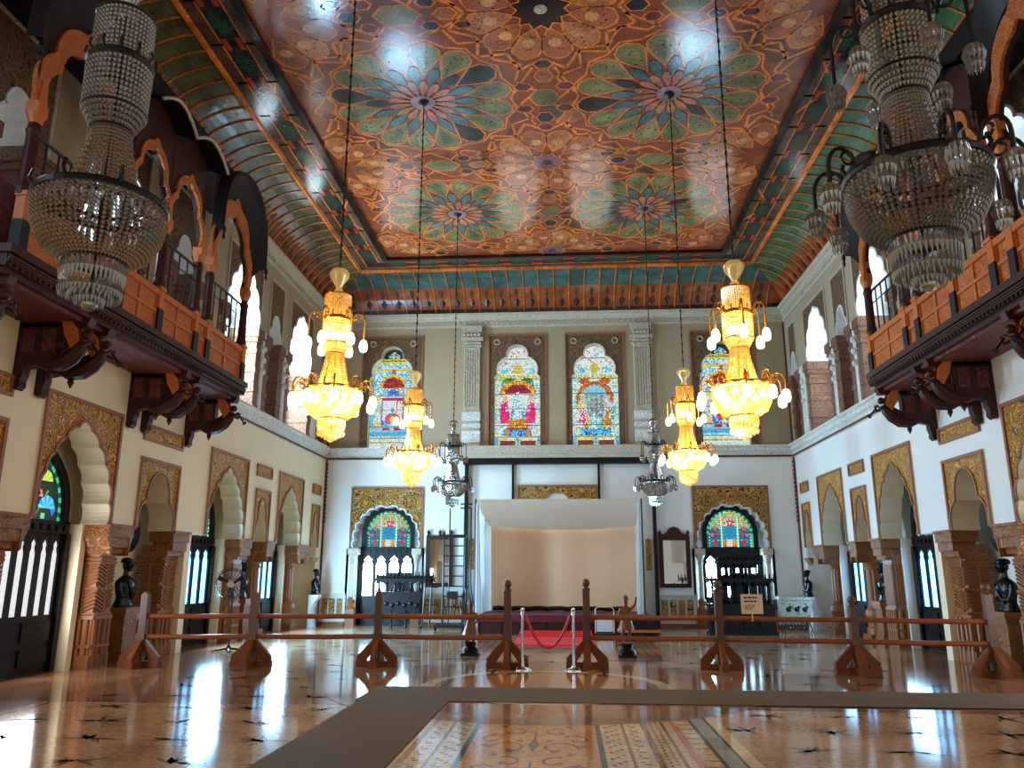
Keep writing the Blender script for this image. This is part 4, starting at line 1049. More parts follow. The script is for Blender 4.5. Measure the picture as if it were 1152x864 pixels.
# ================================================================ STAGE AND BACKDROP BOOTH
O = (.2, 23.2, 0)
r = thing('stage', O, 'low dark wooden stage with a rolled maroon cloth along its top, before the canvas booth', 'stage')
mb = MB(); mb.box(-2.1, 2.6, 22.1, 25.0, 0, .46); 
for k in range(8): mb.box(-2.08+.6*k-.02, -2.08+.6*k+.02, 22.07, 22.1, 0, .46)
mb.build('platform', M['darkwood'], r, O)
mb = MB(); mb.box(-2.1, 2.6, 22.06, 24.95, .46, .5); mb.box(-2.1, 2.6, 22.04, 22.09, .32, .5); mb.build('cloth', M['maroonc'], r, O)
mb = MB(); mb.tube([(-1.9+.2*k, 24.35+.03*math.sin(k), .585+.012*math.sin(k*2.1)) for k in range(21)], .065, 8); CR = mb
O = (.2, 23.6, .5)
r = thing('backdrop_booth', O, 'large tan canvas backdrop booth with pale canopy and side drapes, at the room\'s far end', 'backdrop')
F_, B_ = 23.0, 24.6
CR.build('cloth_roll', M['black'], r, O, smooth=True)
mb = MB(); n = 30
mb.grid([[( -2.07+4.5*k/n, B_+.02*math.sin(k*.7), z) for k in range(n+1)] for z in (.5, 1.4, 2.3, 3.1)]); mb.build('back_cloth', M['clothbrown'], r, O, fixn=False)
mb = MB()
def sagf(t): return .12*math.sin(PI*t)*(.6+.4*t)
rows = []
for q in range(9):
    f = q/8
    rows.append([(-2.28+(.21*f)+(4.72-.21*f-.02*f)*k/n, F_+(B_-F_-.1)*f, 3.66-(.66)*f-.06*math.sin(PI*f)-sagf(k/n)*f*1.2) for k in range(n+1)])
mb.grid(rows)
mb.grid([[(-2.28+4.72*k/n, F_-.01, z) for k in range(n+1)] for z in (3.60, 3.68)])
mb.build('canopy', M['clothgrey'], r, O, smooth=True, fixn=False)
for sgn, xa, xb, nm in ((-1, -2.28, -2.03, 'l'), (1, 2.44, 2.40, 'r')):
    mb = MB(); rows = []
    for j in range(10):
        z = .5+3.1*j/9; rows.append([(xa+(xb-xa)*i/16+.05*math.sin(i*1.7)*(1-.6*j/9)-(sgn*.0), F_+(B_-F_)*i/16*(1), min(z, 3.58-.6*i/16)) for i in range(17)])
    mb.grid(rows); mb.build('side_drape', M['clothwhite'], r, O, smooth=True, fixn=False)
mb = MB()
for sgn, xa in ((-1, -2.3), (1, 2.46)):       # drawn-back front drapes
    rows = [[(xa+sgn*-(.0)+(-sgn)*(.02+.22*(1-j/9)**1.5*0+.2*i/8*(.45+.55*(1-j/9))), F_-.05+.03*math.sin(i*2.2), .5+3.05*j/9) for i in range(9)] for j in range(10)]
    mb.grid(rows)
mb.build('front_drape', M['clothwhite'], r, O, smooth=True, fixn=False)
for x, y in ((-2.3, F_), (2.46, F_), (-2.08, B_+.05), (2.44, B_+.05)):
    mb = MB(); mb.tube([(x, y, .5), (x, y, 3.68 if y < 24 else 3.1)], .025, 6); mb.build('pole', M['iron'], r, O)
mb = MB(); mb.box(-.95, .95, 18.6, 22.0, 0, .025)
for k in range(3): mb.box(-.95, .95, 21.1+.3*k, 22.0, .025+.03*k, .055+.03*k)
tag(mb.build('red_carpet', M['redcarpet'], None, (0, 20.3, 0)), 'bright red carpet laid on the floor before the stage, behind the rope', 'carpet')
# ================================================================ FLOOR MATTING
mb = MB(); mb.face([(-2.36, 10.42, .014), (8.0, 10.52, .014), (8.0, 11.74, .014), (-2.36, 11.74, .014)]); mb.box(-2.36, 7.2, 10.48, 11.74, .007, .015)
mb = MB(); mb.box(-2.36, 7.3, 10.47, 11.74, .007, .016)
tag(mb.build('floor_runner', M['mat'], None, (2, 11.1, .007)), 'long grey-brown matting runner lying crosswise before the barrier', 'mat', 'matting runners')
mb = MB(); mb.box(-2.3, -1.18, -2, 10.46, .007, .016)
tag(mb.build('floor_runner', M['mat'], None, (-1.74, 4, .007)), 'grey-brown matting runner lying lengthwise on the left of the mosaic carpet', 'mat', 'matting runners')
# ================================================================ BALCONIES
POSTS = [8.75, 10.45, 10.95, 12.15, 13.45, 13.95, 15.62]
def balcony(s):
    fn = side(s); nm = 'left' if s < 0 else 'right'
    O = fn(12.2, 5.15, 0)
    r = thing('balcony', O, 'carved dark wood balcony with orange parapet panels and arched screens on the %s wall' % nm, 'balcony', 'carved side balconies')
    F = 1.04
    mb = MB(); fbox(mb, fn, 8.55, 15.8, 5.2, 5.42, 0, F+.04); fbox(mb, fn, 8.52, 15.83, 5.36, 5.47, 0, F+.10); fbox(mb, fn, 8.6, 15.75, 5.12, 5.2, 0, F-.02); mb.build('floor_slab', M['darkwood'], r, O)
    mb = MB()
    for q in (0, .5, 1): mb.tube([fn(8.55, 5.26+.06*q, F+.05+.03*q), fn(15.8, 5.26+.06*q, F+.05+.03*q)], .018, 5)
    u = 8.6
    while u < 15.8: mb.ball(fn(u, 5.22, F+.055), .03, 6); u += .11
    u = 14
    mb.build('bead_moulding', M['darkwood'], r, O)
    mb = MB(); fbox(mb, fn, 8.7, 15.7, 5.06, 5.12, .1, F-.1); mb.build('soffit_panel', M['maroon'], r, O)
    for i in range(len(POSTS)-1):
        a, b = POSTS[i]+.07, POSTS[i+1]-.07
        mb = MB(); fbox(mb, fn, a, b, 5.47, 6.12, F-.04, F)
        mb2 = MB()
        fbox(mb2, fn, a, b, 6.08, 6.18, F-.08, F+.05); fbox(mb2, fn, a, b, 5.78, 5.83, F, F+.03); fbox(mb2, fn, a, b, 5.47, 5.52, F, F+.03)
        n = 2 if b-a > .8 else 1
        for k in range(n+1):
            u = a+(b-a)*k/n; fbox(mb2, fn, max(a, u-.03), min(b, u+.03), 5.5, 6.1, F, F+.025)
        pn = mb.build('parapet_panel', M['orange'], r, O); mb2.build('panel_frame', M['orangeplain'], pn, O)
    for u in POSTS:
        mb = MB(); fbox(mb, fn, u-.08, u+.08, 5.47, 5.86, F-.08, F+.07); ps = mb.build('parapet_post', M['slate'], r, O)
        mb = MB(); fbox(mb, fn, u-.075, u+.075, 5.86, 6.2, F-.07, F+.06); fbox(mb, fn, u-.09, u+.09, 6.18, 6.24, F-.08, F+.08); mb.ball(fn(u, 6.31, F), .075, 8); mb.build('finial', M['orangeplain'], ps, O)
        mb = MB()
        p0 = fn(u, 0, F-.03)
        mb.lathe([(.10, 6.2), (.11, 6.3), (.085, 6.4), (.078, 7.05), (.095, 7.12), (.075, 7.18), (.07, 7.35)], (p0[0], u, 0), 10); fbox(mb, fn, u-.04, u+.04, 7.3, 9.2, F-.08, F-.02)
        cl = mb.build('column', M['darkwood'], r, O)
        mb = MB(); fbox(mb, fn, u-.1, u+.1, 7.35, 7.5, F-.12, F+.06); mb.lathe([(.06, 7.18), (.12, 7.35)], (p0[0], u, 0), 10)
        mb.prism([(u-.09, 7.5), (u+.09, 7.5), (u+.05, 7.85), (u-.05, 7.85)], F-.09, F+.035, fn); mb.build('capital', M['orangeplain'], cl, O)
    for i in range(len(POSTS)-1):
        a, b = POSTS[i], POSTS[i+1]
        if b-a < .8: continue
        c = (a+b)/2; end = i in (0, 5); ah = 1.3 if end else 1.0; hw = (b-a)/2-.12
        pr = lobed(hw, ah, 2, 2.2, .2)
        mb = MB(); arched(mb, fn, a+.02, b-.02, 7.5, 9.35, c, pr, F-.02, F-.10, 0, 0)
        sc_ = mb.build('arch_screen', M['darkwood'], r, O)
        mb = MB()
        k_ = 1.3 if end else 1.18
        for j in range(len(pr)-1):
            q = [pr[j], pr[j+1], (pr[j+1][0]*k_, pr[j+1][1]*k_), (pr[j][0]*k_, pr[j][1]*k_)]
            mb.prism([(c+x, 7.5+z) for x, z in q], F-.03, F+.025, fn)
        mb.build('archivolt', M['orange'], sc_, O)
        # inner dark arch hanging further back
        # hood
        mb = MB()
        if end:
            rows_o = []; rad = (b-a)/2+.2; top = 9.75-8.2
            lo_, hi_ = (a-.42, b+.12) if i == 0 else (a-.12, b+.42)
            ch = (lo_+hi_)/2; rad = (hi_-lo_)/2; ts = [j/20 for j in range(21)]
            pts = [(ch-rad*math.cos(PI*t), 8.15+1.55*math.sin(PI*t)**.7) for t in ts]
            inn = [(c-hw*1.28*math.cos(PI*t), 7.75+(ah*1.3-.25)*math.sin(PI*t)**.8) for t in ts]
            mid = [((p_[0]*.6+q_[0]*.4), (p_[1]*.6+q_[1]*.4)+.05) for p_, q_ in zip(pts, inn)]
            mb.grid([[fn(u, v, F+.0) for u, v in inn], [fn(u, v, F+.14) for u, v in mid], [fn(u, v-.05, F+.22) for u, v in pts], [fn(u, v+.04, F+.22) for u, v in pts], [fn(u, v+.08, F-.02) for u, v in pts]])
            hd = mb.build('hood', M['black'], r, O, smooth=True)
            for q in (0, -1):
                u, v = pts[q]; mb = MB()
                p = fn(u, v-.08, F+.22); mb.lathe([(.01, -.22), (.035, -.16), (.02, -.1), (.045, -.02), (.02, .06)], p, 8); mb.build('pendant', M['black'], hd, O)
        else:
            pts = [(a+(b-a)*t, 9.12+.28*math.sin(PI*t)) for t in [j/12 for j in range(13)]]
            mb.grid([[fn(u, v+.08, F-.05) for u, v in pts], [fn(u, v-.06, F+.36) for u, v in pts], [fn(u, v-.13, F+.36) for u, v in pts], [fn(u, v-.0, F-.05) for u, v in pts]])
            hd = mb.build('hood', M['black'], r, O, smooth=True)
            mb = MB(); mb.tube([fn(u, v-.09, F+.38) for u, v in pts], .03, 6); mb.build('hood_edge', M['stone'], hd, O)
    mb = MB(); fbox(mb, fn, 8.7, 15.7, 9.32, 9.42, .02, F+.02); fbox(mb, fn, 10.4, 14.0, 9.42, 9.9, .1, F-.1)
    mb.prism([(8.62, 9.42), (10.4, 9.42), (10.1, 9.75), (8.9, 9.75)], .1, F-.05, fn); mb.prism([(14.0, 9.42), (15.75, 9.42), (15.5, 9.75), (14.2, 9.75)], .1, F-.05, fn)
    mb.build('roof', M['black'], r, O)
    for i in range(len(POSTS)-1):
        a, b = POSTS[i]+.05, POSTS[i+1]-.05
        if b-a < .8: continue
        mb = MB(); mb.tube([fn(a, 7.12, F-.06), fn(b, 7.12, F-.06)], .025, 6); mb.tube([fn(a, 6.86, F-.06), fn(b, 6.86, F-.06)], .012, 5)
        n = max(3, round((b-a)/.28))
        for k in range(1, n): mb.tube([fn(a+(b-a)*k/n, 6.15, F-.06), fn(a+(b-a)*k/n, 7.12, F-.06)], .016, 5)
        mb.build('railing', M['iron'], r, O)
    mb = MB(); fbox(mb, fn, 8.75, 15.6, 5.56, 6.9, 0, .06)
    for k in range(14): fbox(mb, fn, 8.8+.5*k, 9.1+.5*k, 5.7, 6.8, .06, .09)
    mb.build('wainscot', M['maroon'], r, O)
    for u in (8.75, 10.45, 10.95, 13.45, 13.95, 15.62):
        t = .075
        ex = lambda pts, mb, t=t, u=u: mb.prism(pts, u-t, u+t, lambda a_, v_, d_: fn(d_, v_, a_))
        mb = MB()
        ex([(0, 5.06), (0, 4.52), (.62, 4.52), (.62, 5.06)], mb); ex([(0, 4.52), (.16, 4.52), (.15, 4.3), (.12, 4.22), (.13, 4.14), (.07, 4.08), (0, 4.12)], mb)
        ex([(.0, 5.12), (0, 5.0), (F-.02, 5.0), (F+.02, 5.12)], mb); ex([(.16, 4.52), (.16, 4.4), (.36, 4.44), (.62, 4.46), (.62, 4.52)], mb)
        br = mb.build('bracket', M['darkwood'], r, O)
        mb = MB(); fbox(mb, fn, u-t-.012, u+t+.012, 4.62, 4.96, .08, .27); fbox(mb, fn, u-t-.012, u+t+.012, 4.62, 4.96, .38, .58); mb.build('carved_inset', M['maroon'], br, O)
        mb = MB()
        path = [(.30, 4.50), (.48, 4.44), (.66, 4.47), (.80, 4.56), (.90, 4.68), (.95, 4.80)]
        mb.tube([fn(u, z, d) for d, z in path], [.06, .10, .125, .12, .10, .06], 8); mb.ball(fn(u, 4.88, .98), .07, 8)
        mb.tube([fn(u, 4.46, .62), fn(u, 4.62, .70), fn(u, 4.74, .84)], [.05, .09, .06], 7)
        for q in (-1, 1): mb.tube([fn(u+q*.06, 4.74, .93), fn(u+q*.13, 4.70, 1.03), fn(u+q*.03, 4.78, 1.10)], [.03, .026, .02], 6)
        mb.tube([fn(u, 4.60, .40), fn(u, 4.72, .52), fn(u, 4.82, .50)], [.05, .06, .03], 7)
        mb.build('winged_figure', M['darkwood'], br, O, smooth=True)
        for q in (-1, 1):
            mb = MB(); mb.prism([(.82, 4.66), (.92, 4.78), (.88, 4.96), (.72, 5.16), (.66, 5.12), (.70, 4.88)], u+q*.05, u+q*.085, lambda a_, v_, d_: fn(d_+q*.10*(v_-4.7), v_, a_)); mb.build('wing', M['orangeplain'], br, O)
        mb = MB(); mb.tube([fn(u, 4.80, 1.04), fn(u-.08, 4.58, 1.24)], [.012, .018], 6); mb.tube([fn(u-.08, 4.58, 1.24), fn(u-.09, 4.55, 1.27)], [.02, .045], 8); mb.build('trumpet', M['iron'], br, O)
        mb = MB(); p = fn(u, 4.42, .50); mb.lathe([(.005, -.2), (.05, -.11), (.03, -.06), (.04, -.02), (.02, .04)], p, 8); mb.build('pendant', M['darkwood'], br, O)
for s in (-1, 1): balcony(s)
# ================================================================ BARRIER
def barrier(name, xs, label):
    O = ((xs[0][0]+xs[-1][0])/2, 14.2, 0)
    r = thing('barrier', O, label, 'barrier', 'teak barriers')
    for x, y, top, ball in xs:
        mb = MB(); mb.box(x-.06, x+.06, y-.06, y+.06, .04, top-(.16 if ball else 0))
        for z in (.50, .84): mb.box(x-.075, x+.075, y-.085, y-.05, z-.05, z+.05)
        if not ball: mb.prism([(x-.06, top), (x+.06, top), (x, top+.05)], y-.06, y+.06, lambda a, b, d: (a, d, b))
        p = mb.build('post', M['railpost'], r, O)
        if ball:
            mb = MB(); mb.lathe([(.07, 0), (.075, .03), (.04, .05), (.045, .07)], (x, y, top-.17), 12); mb.ball((x, y, top-.045), .072, 12); mb.build('finial', M['railpost'], p, O, smooth=True)
        mb = MB(); mb.box(x-.36, x+.36, y-.07, y+.07, 0, .10); mb.box(x-.07, x+.07, y-.36, y+.36, 0, .10)
        for q in (-1, 1):
            mb.prism([(q*.352, .004), (q*.352, .17), (q*.05, .48), (q*.05, .30), (q*.19, .10), (q*.19, .01)], y-.045, y+.045, lambda a, b, d: (x+a, d, b))
            mb.prism([(q*.352, .004), (q*.352, .17), (q*.05, .48), (q*.05, .30), (q*.19, .10), (q*.19, .01)], x-.045, x+.045, lambda a, b, d: (d, y+a, b))
        mb.build('foot_frame', M['foot'], p, O)
    for (x0, y0, *_), (x1, y1, *_) in zip(xs[:-1], xs[1:]):
        for z in (.50, .84):
            mb = MB(); sg = 1 if x1 > x0 else -1
            mb.tube([(x0+.06*sg, y0, z), ((x0+x1)/2, (y0+y1)/2, z-.008), (x1-.06*sg, y1, z)], .042, 10); mb.build('rail', M['rail'], r, O, smooth=True)
barrier('barrier', [(-7.0, 13.82, 1.20, False), (-5.14, 14.07, 1.20, False), (-2.98, 14.25, 1.23, False), (-.71, 14.2, 1.44, True)], 'teak two-rail barrier left of the red rope gap, on four trestle posts')
barrier('barrier', [(.65, 14.3, 1.46, True), (2.9, 14.27, 1.44, True), (5.03, 13.97, 1.2, True), (7.05, 13.66, 1.42, True)], 'teak two-rail barrier right of the red rope gap, on four trestle posts')
for x, y, nm in ((-.44, 13.97, 'left'), (.42, 13.97, 'right')):
    O = (x, y, 0); r = thing('stanchion', O, 'chrome rope stanchion at the %s end of the red rope' % nm, 'stanchion', 'chrome stanchions')
    mb = MB(); mb.lathe([(.15, 0), (.15, .02), (.10, .04), (.035, .06), (.03, .08)], O, 20); mb.build('base', M['chrome'], r, O, smooth=True)
    mb = MB(); mb.lathe([(.026, .07), (.026, .88), (.036, .885), (.036, .95)], O, 14); mb.build('pole', M['chrome'], r, O, smooth=True)
    mb = MB(); mb.lathe([(.03, .95), (.042, .97), (.035, 1.0), (.01, 1.01)], O, 14); mb.build('cap', M['chrome'], r, O, smooth=True)
mb = MB(); n = 24
mb.tube([(-.385+.75*k/n, 13.97, .88-.52*(1-(2*k/n-1)**2)) for k in range(n+1)], .022, 8)
tag(mb.build('rope', M['rope'], None, (0, 14, .5), smooth=True), 'red barrier rope sagging between two chrome stanchions', 'rope')
O = (3.43, 14.1, 1.1)
r = thing('sign', O, 'cream paper notice board fixed beside the barrier post before the dark cabinet', 'sign')
mb = MB(); mb.box(3.25, 3.61, 14.09, 14.105, .92, 1.24); mb.tube([(3.43, 14.115, .80), (3.43, 14.115, 1.2)], .01, 6); mb.build('board', M['paper'], r, O)
mb = MB()          # the photo's lettering is too small to read: two bold heading lines and fainter ones below
for z, x0, segs, hh in ((1.185, 3.30, (.05, .03, .06, .04, .05), .028), (1.125, 3.30, (.07, .04, .05, .06), .026), (1.06, 3.31, (.04, .05, .03, .06), .012), (1.03, 3.31, (.06, .03, .07), .012), (1.0, 3.31, (.03, .05, .05), .012)):
    for sg in segs: mb.box(x0, x0+sg-.012, 14.084, 14.09, z-hh/2, z+hh/2); x0 += sg
mb.build('faded_lettering', M['ink'], r, O)
# ================================================================ MIRRORS
def mirror(x0, x1, z0, z1, crest, label, y=D-.06):
    O = ((x0+x1)/2, y, z0)
    r = thing('wall_mirror', O, label, 'mirror', 'framed mirrors on the end wall')
    mb = MB(); f = lambda u, v, d: (u, D-d, v)
    frame(mb, f, x0, x1, z0, z1, .10, .02, .11, 0); frame(mb, f, x0+.08, x1-.08, z0+.08, z1-.08, .04, .02, .13, 0)
    xc = (x0+x1)/2
    if crest: mb.prism([(x0, z1), (x1, z1), (x1-.04, z1+.09), (x1-.14, z1+.06), (xc+.22, z1+.12), (xc+.16, z1+.24), (xc, z1+.30), (xc-.16, z1+.24), (xc-.22, z1+.12), (x0+.14, z1+.06), (x0+.04, z1+.09)], .02, .1, f)
    for x in ((x0+.04, x1-.04) if crest else (x0+.06, xc, x1-.06)):
        mb.lathe([(.05, 0), (.03, .05), (.055, .1), (.03, .15), (.005, .2)], (x, D-.07, z1), 8)
    mb.build('frame', M['darkwood'], r, O)
    mb = MB(); mb.box(x0+.10, x1-.10, D-.06, D-.03, z0+.10, z1-.10); mb.build('glass', M['mirror'], r, O)
mirror(-4.10, -3.25, 1.18, 2.75, False, 'tall dark-framed mirror with three small finials, left of the stage behind the ladder')
mirror(3.16, 4.10, 1.18, 2.72, True, 'tall dark-framed mirror with a carved crest, right of the stage')
# ================================================================ CABINETS
def cabinet(cx, cy, w_, label, big):
    O = (cx, cy, 0)
    r = thing('carved_cabinet', O, label, 'cabinet', 'black carved cabinets')
    dp = .42
    hw = w_/2
    def shelf(z, ww, dd=dp, name='shelf'):
        mb = MB(); mb.box(cx-ww, cx+ww, cy-dd/2, cy+dd/2, z, z+.05); mb.box(cx-ww-.03, cx+ww+.03, cy-dd/2-.03, cy+dd/2+.03, z+.05, z+.07)
        n = int(ww*2/.11)
        for k in range(n+1):      # scalloped gallery
            x = cx-ww+2*ww*k/n; mb.lathe([(.016, .07), (.03, .10), (.012, .13), (.02, .16), (.003, .19)], (x, cy-dd/2, z), 6)
            mb.prism([(x-.05, z), (x+.05, z), (x, z-.07)], cy-dd/2-.01, cy-dd/2+.02, lambda a, b, d: (a, d, b))
        mb.build(name, M['black'], r, O)
    def posts(z0, z1, ww, n, name='spindle_row'):
        for k in range(n):
            x = cx-ww+2*ww*k/(n-1)
            for yy in (cy-dp/2+.04,):
                mb = MB(); h = z1-z0
                mb.lathe([(.045, 0), (.045, .06), (.022, .1), (.04, h*.3), (.022, h*.5), (.04, h*.7), (.022, h-.08), (.045, h-.05), (.045, h)], (x, yy, z0), 8); mb.build('spindle', M['black'], r, O)
    if big:
        mb = MB(); mb.box(cx-hw, cx+hw, cy-dp/2, cy+dp/2, .08, .72); mb.box(cx-hw-.04, cx+hw+.04, cy-dp/2-.04, cy+dp/2+.04, 0, .10)
        for k in range(4): mb.box(cx-hw+.08+k*(w_-.16)/4+.03, cx-hw+.08+(k+1)*(w_-.16)/4-.03, cy-dp/2-.03, cy-dp/2, .18, .62)
        mb.box(cx-hw+.2, cx+hw-.2, cy+.05, cy+dp/2, .72, .84)
        mb.build('body', M['black'], r, O)
        shelf(.74, hw); posts(.82, 1.40, hw-.1, 7); 
        mb = MB(); 
        for (z0, z1, xa, xb, nn, sw) in ((.80, 1.40, cx-.60, cx+.80, 6, .10), (1.46, 1.88, cx-.52, cx+.52, 5, .11)):
            st = (xb-xa)/nn
            for k in range(nn+1): mb.box(max(xa, xa+st*k-(st-sw)/2), min(xb, xa+st*k+(st-sw)/2), cy+.05, cy+.1, z0, z1)
            mb.box(xa, xb, cy+.05, cy+.1, z1-.14, z1); mb.box(xa, xb, cy+.05, cy+.1, z0, z0+.10)
        mb.build('back_panel', M['black'], r, O)
        shelf(1.40, hw+.02); posts(1.48, 1.88, hw-.35, 5); shelf(1.88, hw-.30)
        mb = MB(); mb.prism([(cx-hw+.3, 2.0), (cx+hw-.3, 2.0), (cx+.3, 2.12), (cx, 2.3), (cx-.3, 2.12)], cy+.0, cy+.06, lambda a, b, d: (a, d, b)); mb.box(cx-hw+.34, cx+hw-.34, cy, cy+.06, 1.94, 2.02); mb.build('crest', M['black'], r, O)
    else:
        for qx in (-1, -.33, .33, 1):
            mb = MB(); mb.lathe([(.035, 0), (.05, .05), (.025, .12), (.045, .3), (.03, .42), (.05, .55)], (cx+qx*(hw-.08), cy-.1, 0), 8); mb.build('leg', M['black'], r, O)
        mb = MB(); mb.box(cx-hw+.1, cx+hw-.1, cy-dp/2, cy+dp/2, .55, .98); mb.prism([(cx-hw+.1, .56), (cx+hw-.1, .56), (cx+hw-.2, .44), (cx+.25, .52), (cx, .45), (cx-.25, .52), (cx-hw+.2, .44)], cy-dp/2, cy-dp/2+.05, lambda a, b, d: (a, d, b))
        for k in range(7): mb.ball((cx-hw+.2+k*(w_-.4)/6, cy-dp/2, .66+.05*(k % 2)), .07, 8)
        mb.build('body', M['black'], r, O)
        shelf(.98, hw-.08); posts(1.05, 1.36, hw-.14, 6)
        mb = MB(); mb.box(cx-.16, cx+.06, cy+.1, cy+.16, .98, 1.36); mb.prism([(cx-hw+.05, 1.24)]+[(cx-hw+.05+(w_-.1)*t, 1.24+.1*abs(math.sin(5*PI*t))) for t in [j/50 for j in range(1, 50)]]+[(cx+hw-.05, 1.24), (cx+hw-.05, 1.38), (cx-hw+.05, 1.38)], cy-dp/2+.02, cy-dp/2+.05, lambda a, b, d: (a, d, b)); mb.build('back_panel', M['black'], r, O)
        shelf(1.36, hw)
        mb = MB(); mb.box(cx-hw+.02, cx+hw-.02, cy-.12, cy+.12, 1.43, 1.52)
        for k in range(14): mb.lathe([(.02, 0), (.035, .03), (.012, .06), (.02, .09), (.003, .13)], (cx-hw+.05+k*(w_-.1)/13, cy-.12, 1.51), 6)
        mb.build('crest', M['black'], r, O)
cabinet(-4.72, 24.4, 1.5, 'low black carved cabinet with a spiky gallery before the far left stained-glass doorway', False)
cabinet(4.98, 22.55, 1.72, 'tall black carved cabinet with two open shelves before the far right stained-glass doorway', True)
O = (6.62, 23.3, 0)
r = thing('planter', O, 'pale painted planter box on a scrolled iron stand, right of the tall black cabinet', 'planter')
mb = MB(); mb.prism([(-.36, .42), (.36, .42), (.44, .93), (-.44, .93)], 23.15, 23.5, lambda a, b, d: (6.62+a, d, b)); mb.box(6.15, 7.09, 23.11, 23.54, .90, .97); b_ = mb.build('trough', M['plantpot'], r, O)
mb = MB()
for q in (-1, 0, 1): 
    mb.ball((6.62+q*.22, 23.15, .64), .07, 8, sy=.3); mb.ball((6.62+q*.22+.06, 23.15, .7), .04, 6, sy=.3)
mb.build('painted_ornament', M['black'], b_, O)
mb = MB()
for yy in (23.17, 23.47):
    for q in (-1, 1):
        pts = [(6.62+q*(.20+.15*(1-t*.55)*math.cos(t*7.5)), yy, .2+.17*(1-t*.55)*math.sin(t*7.5)) for t in [i/22 for i in range(23)]]
        mb.tube(pts, .014, 5); mb.tube([(6.62+q*.36, yy, .42), (6.62+q*.30, yy, .32), (6.62+q*.38, yy, .12), (6.62+q*.34, yy, 0)], .016, 5)
    mb.tube([(6.2, yy, .41), (7.04, yy, .41)], .016, 5)
mb.build('iron_stand', M['iron'], r, O)
# ================================================================ LADDER, FAN, CHAIR, CASES
O = (-2.98, 23.6, 0)
r = thing('ladder_tower', O, 'tall black tower ladder on a wheeled frame, between the left mirror and the stage', 'ladder')
for x in (-3.32, -2.68):
    mb = MB(); mb.tube([(x, 23.75, .1), (x, 23.75, 2.72)], .03, 6); mb.lathe([(.02, 0), (.05, .06), (.005, .14)], (x, 23.75, 2.7), 8); mb.build('upright', M['iron'], r, O)
    mb = MB(); mb.tube([(x+.15, 23.9, .1), (x+.15, 23.9, 3.5)], .022, 6); mb.build('inner_upright', M['iron'], r, O)
for k in range(9):
    mb = MB(); z = .35+.29*k; mb.tube([(-3.32, 23.75, z), (-2.68, 23.75, z)], .02, 6); mb.build('rung', M['slate'], r, O)
mb = MB(); mb.box(-3.36, -2.64, 23.6, 23.95, 2.62, 2.70); mb.build('platform', M['iron'], r, O)
mb = MB(); mb.tube([(-2.53, 23.9, 3.5), (-2.85, 23.9, 3.5), (-2.85, 23.9, 3.62), (-2.5, 23.9, 3.62)], .025, 6); mb.build('top_rail', M['iron'], r, O)
mb = MB(); mb.tube([(-2.62, 23.6, .15), (-2.62, 23.6, 1.15), (-2.5, 23.6, 1.3), (-2.42, 23.6, .8), (-2.5, 23.6, .3)], .035, 6); mb.box(-3.5, -2.5, 23.3, 24.1, .08, .16)
mb.box(-3.16, -2.86, 23.5, 23.7, .86, 1.08); mb.tube([(-3.86, 23.5, .1), (-3.8, 23.5, 1.2), (-3.4, 23.5, 1.2)], .025, 6); mb.tube([(-3.65, 23.5, .1), (-3.62, 23.5, 1.2)], .025, 6); mb.tube([(-3.84, 23.5, .7), (-3.4, 23.5, .7)], .02, 6)
for q in range(6): mb.tube([(-3.3+.12*q, 23.55, .3), (-3.25+.12*q, 23.55, .85)], .014, 5)
mb.build('winch_frame', M['iron'], r, O)
for x in (-3.45, -2.55):
    mb = MB(); mb.grid([[(x+dx, 23.35+.08*math.cos(2*PI*k/14), .08+.08*math.sin(2*PI*k/14)) for k in range(14)] for dx in (-.025, .025)], close=True, caps=True); mb.build('wheel', M['black'], r, O)
O = (-6.68, 16.75, 0)
r = thing('pedestal_fan', O, 'green pedestal fan with a wire cage, standing before the left wall\'s second doorway', 'fan')
mb = MB()
for k in range(4): mb.tube([(-6.68, 16.75, .06), (-6.68+.34*math.cos(PI*k/2+.4), 16.75+.34*math.sin(PI*k/2+.4), .02)], [.025, .018], 6)
mb.lathe([(.05, 0), (.05, .05), (.03, .12)], O, 12); mb.build('base', M['iron'], r, O)
mb = MB(); mb.tube([(-6.68, 16.75, .1), (-6.68, 16.75, 1.28)], .02, 8); mb.build('pole', M['greendark'], r, O)
fc = Vector((-6.68, 16.60, 1.35)); ax = Vector((.35, -1, 0)).normalized(); bx = ax.cross(Vector((0, 0, 1))).normalized(); bz = Vector((0, 0, 1))
mb = MB()
for off, R0 in ((-.06, .30), (0, .33), (.08, .28)):
    mb.tube([fc+ax*off+bx*R0*math.cos(2*PI*k/28)+bz*R0*math.sin(2*PI*k/28) for k in range(29)], .007, 4)
for k in range(20):
    a = 2*PI*k/20; e = bx*math.cos(a)+bz*math.sin(a)
    mb.tube([fc+ax*.10+e*.05, fc+ax*.09+e*.2, fc+e*.33, fc-ax*.08+e*.1], .004, 4)
mb.build('cage', M['iron'], r, O)
for k in range(3):
    a = 2*PI*k/3+.3; e = bx*math.cos(a)+bz*math.sin(a); f2 = bx*math.cos(a+.7)+bz*math.sin(a+.7)
    mb = MB(); mb.face([fc+e*.05, fc+e*.28+ax*.02, fc+(e+f2)*.15+ax*.0, fc+f2*.08-ax*.02]); mb.build('blade', M['iron'], r, O, fixn=False)
mb = MB(); mb.tube([fc+ax*.09, fc+ax*.12], [.065, .055], 14); mb.build('hub', M['paper'], r, O)
mb = MB(); mb.tube([fc-ax*.05, fc-ax*.26], [.08, .06], 12); mb.build('motor', M['white'], r, O)
O = (1.28, 21.6, 0)
r = thing('folding_board', O, 'white folding board in a pale tube frame beside the barrier, right of the rope gap', 'board')
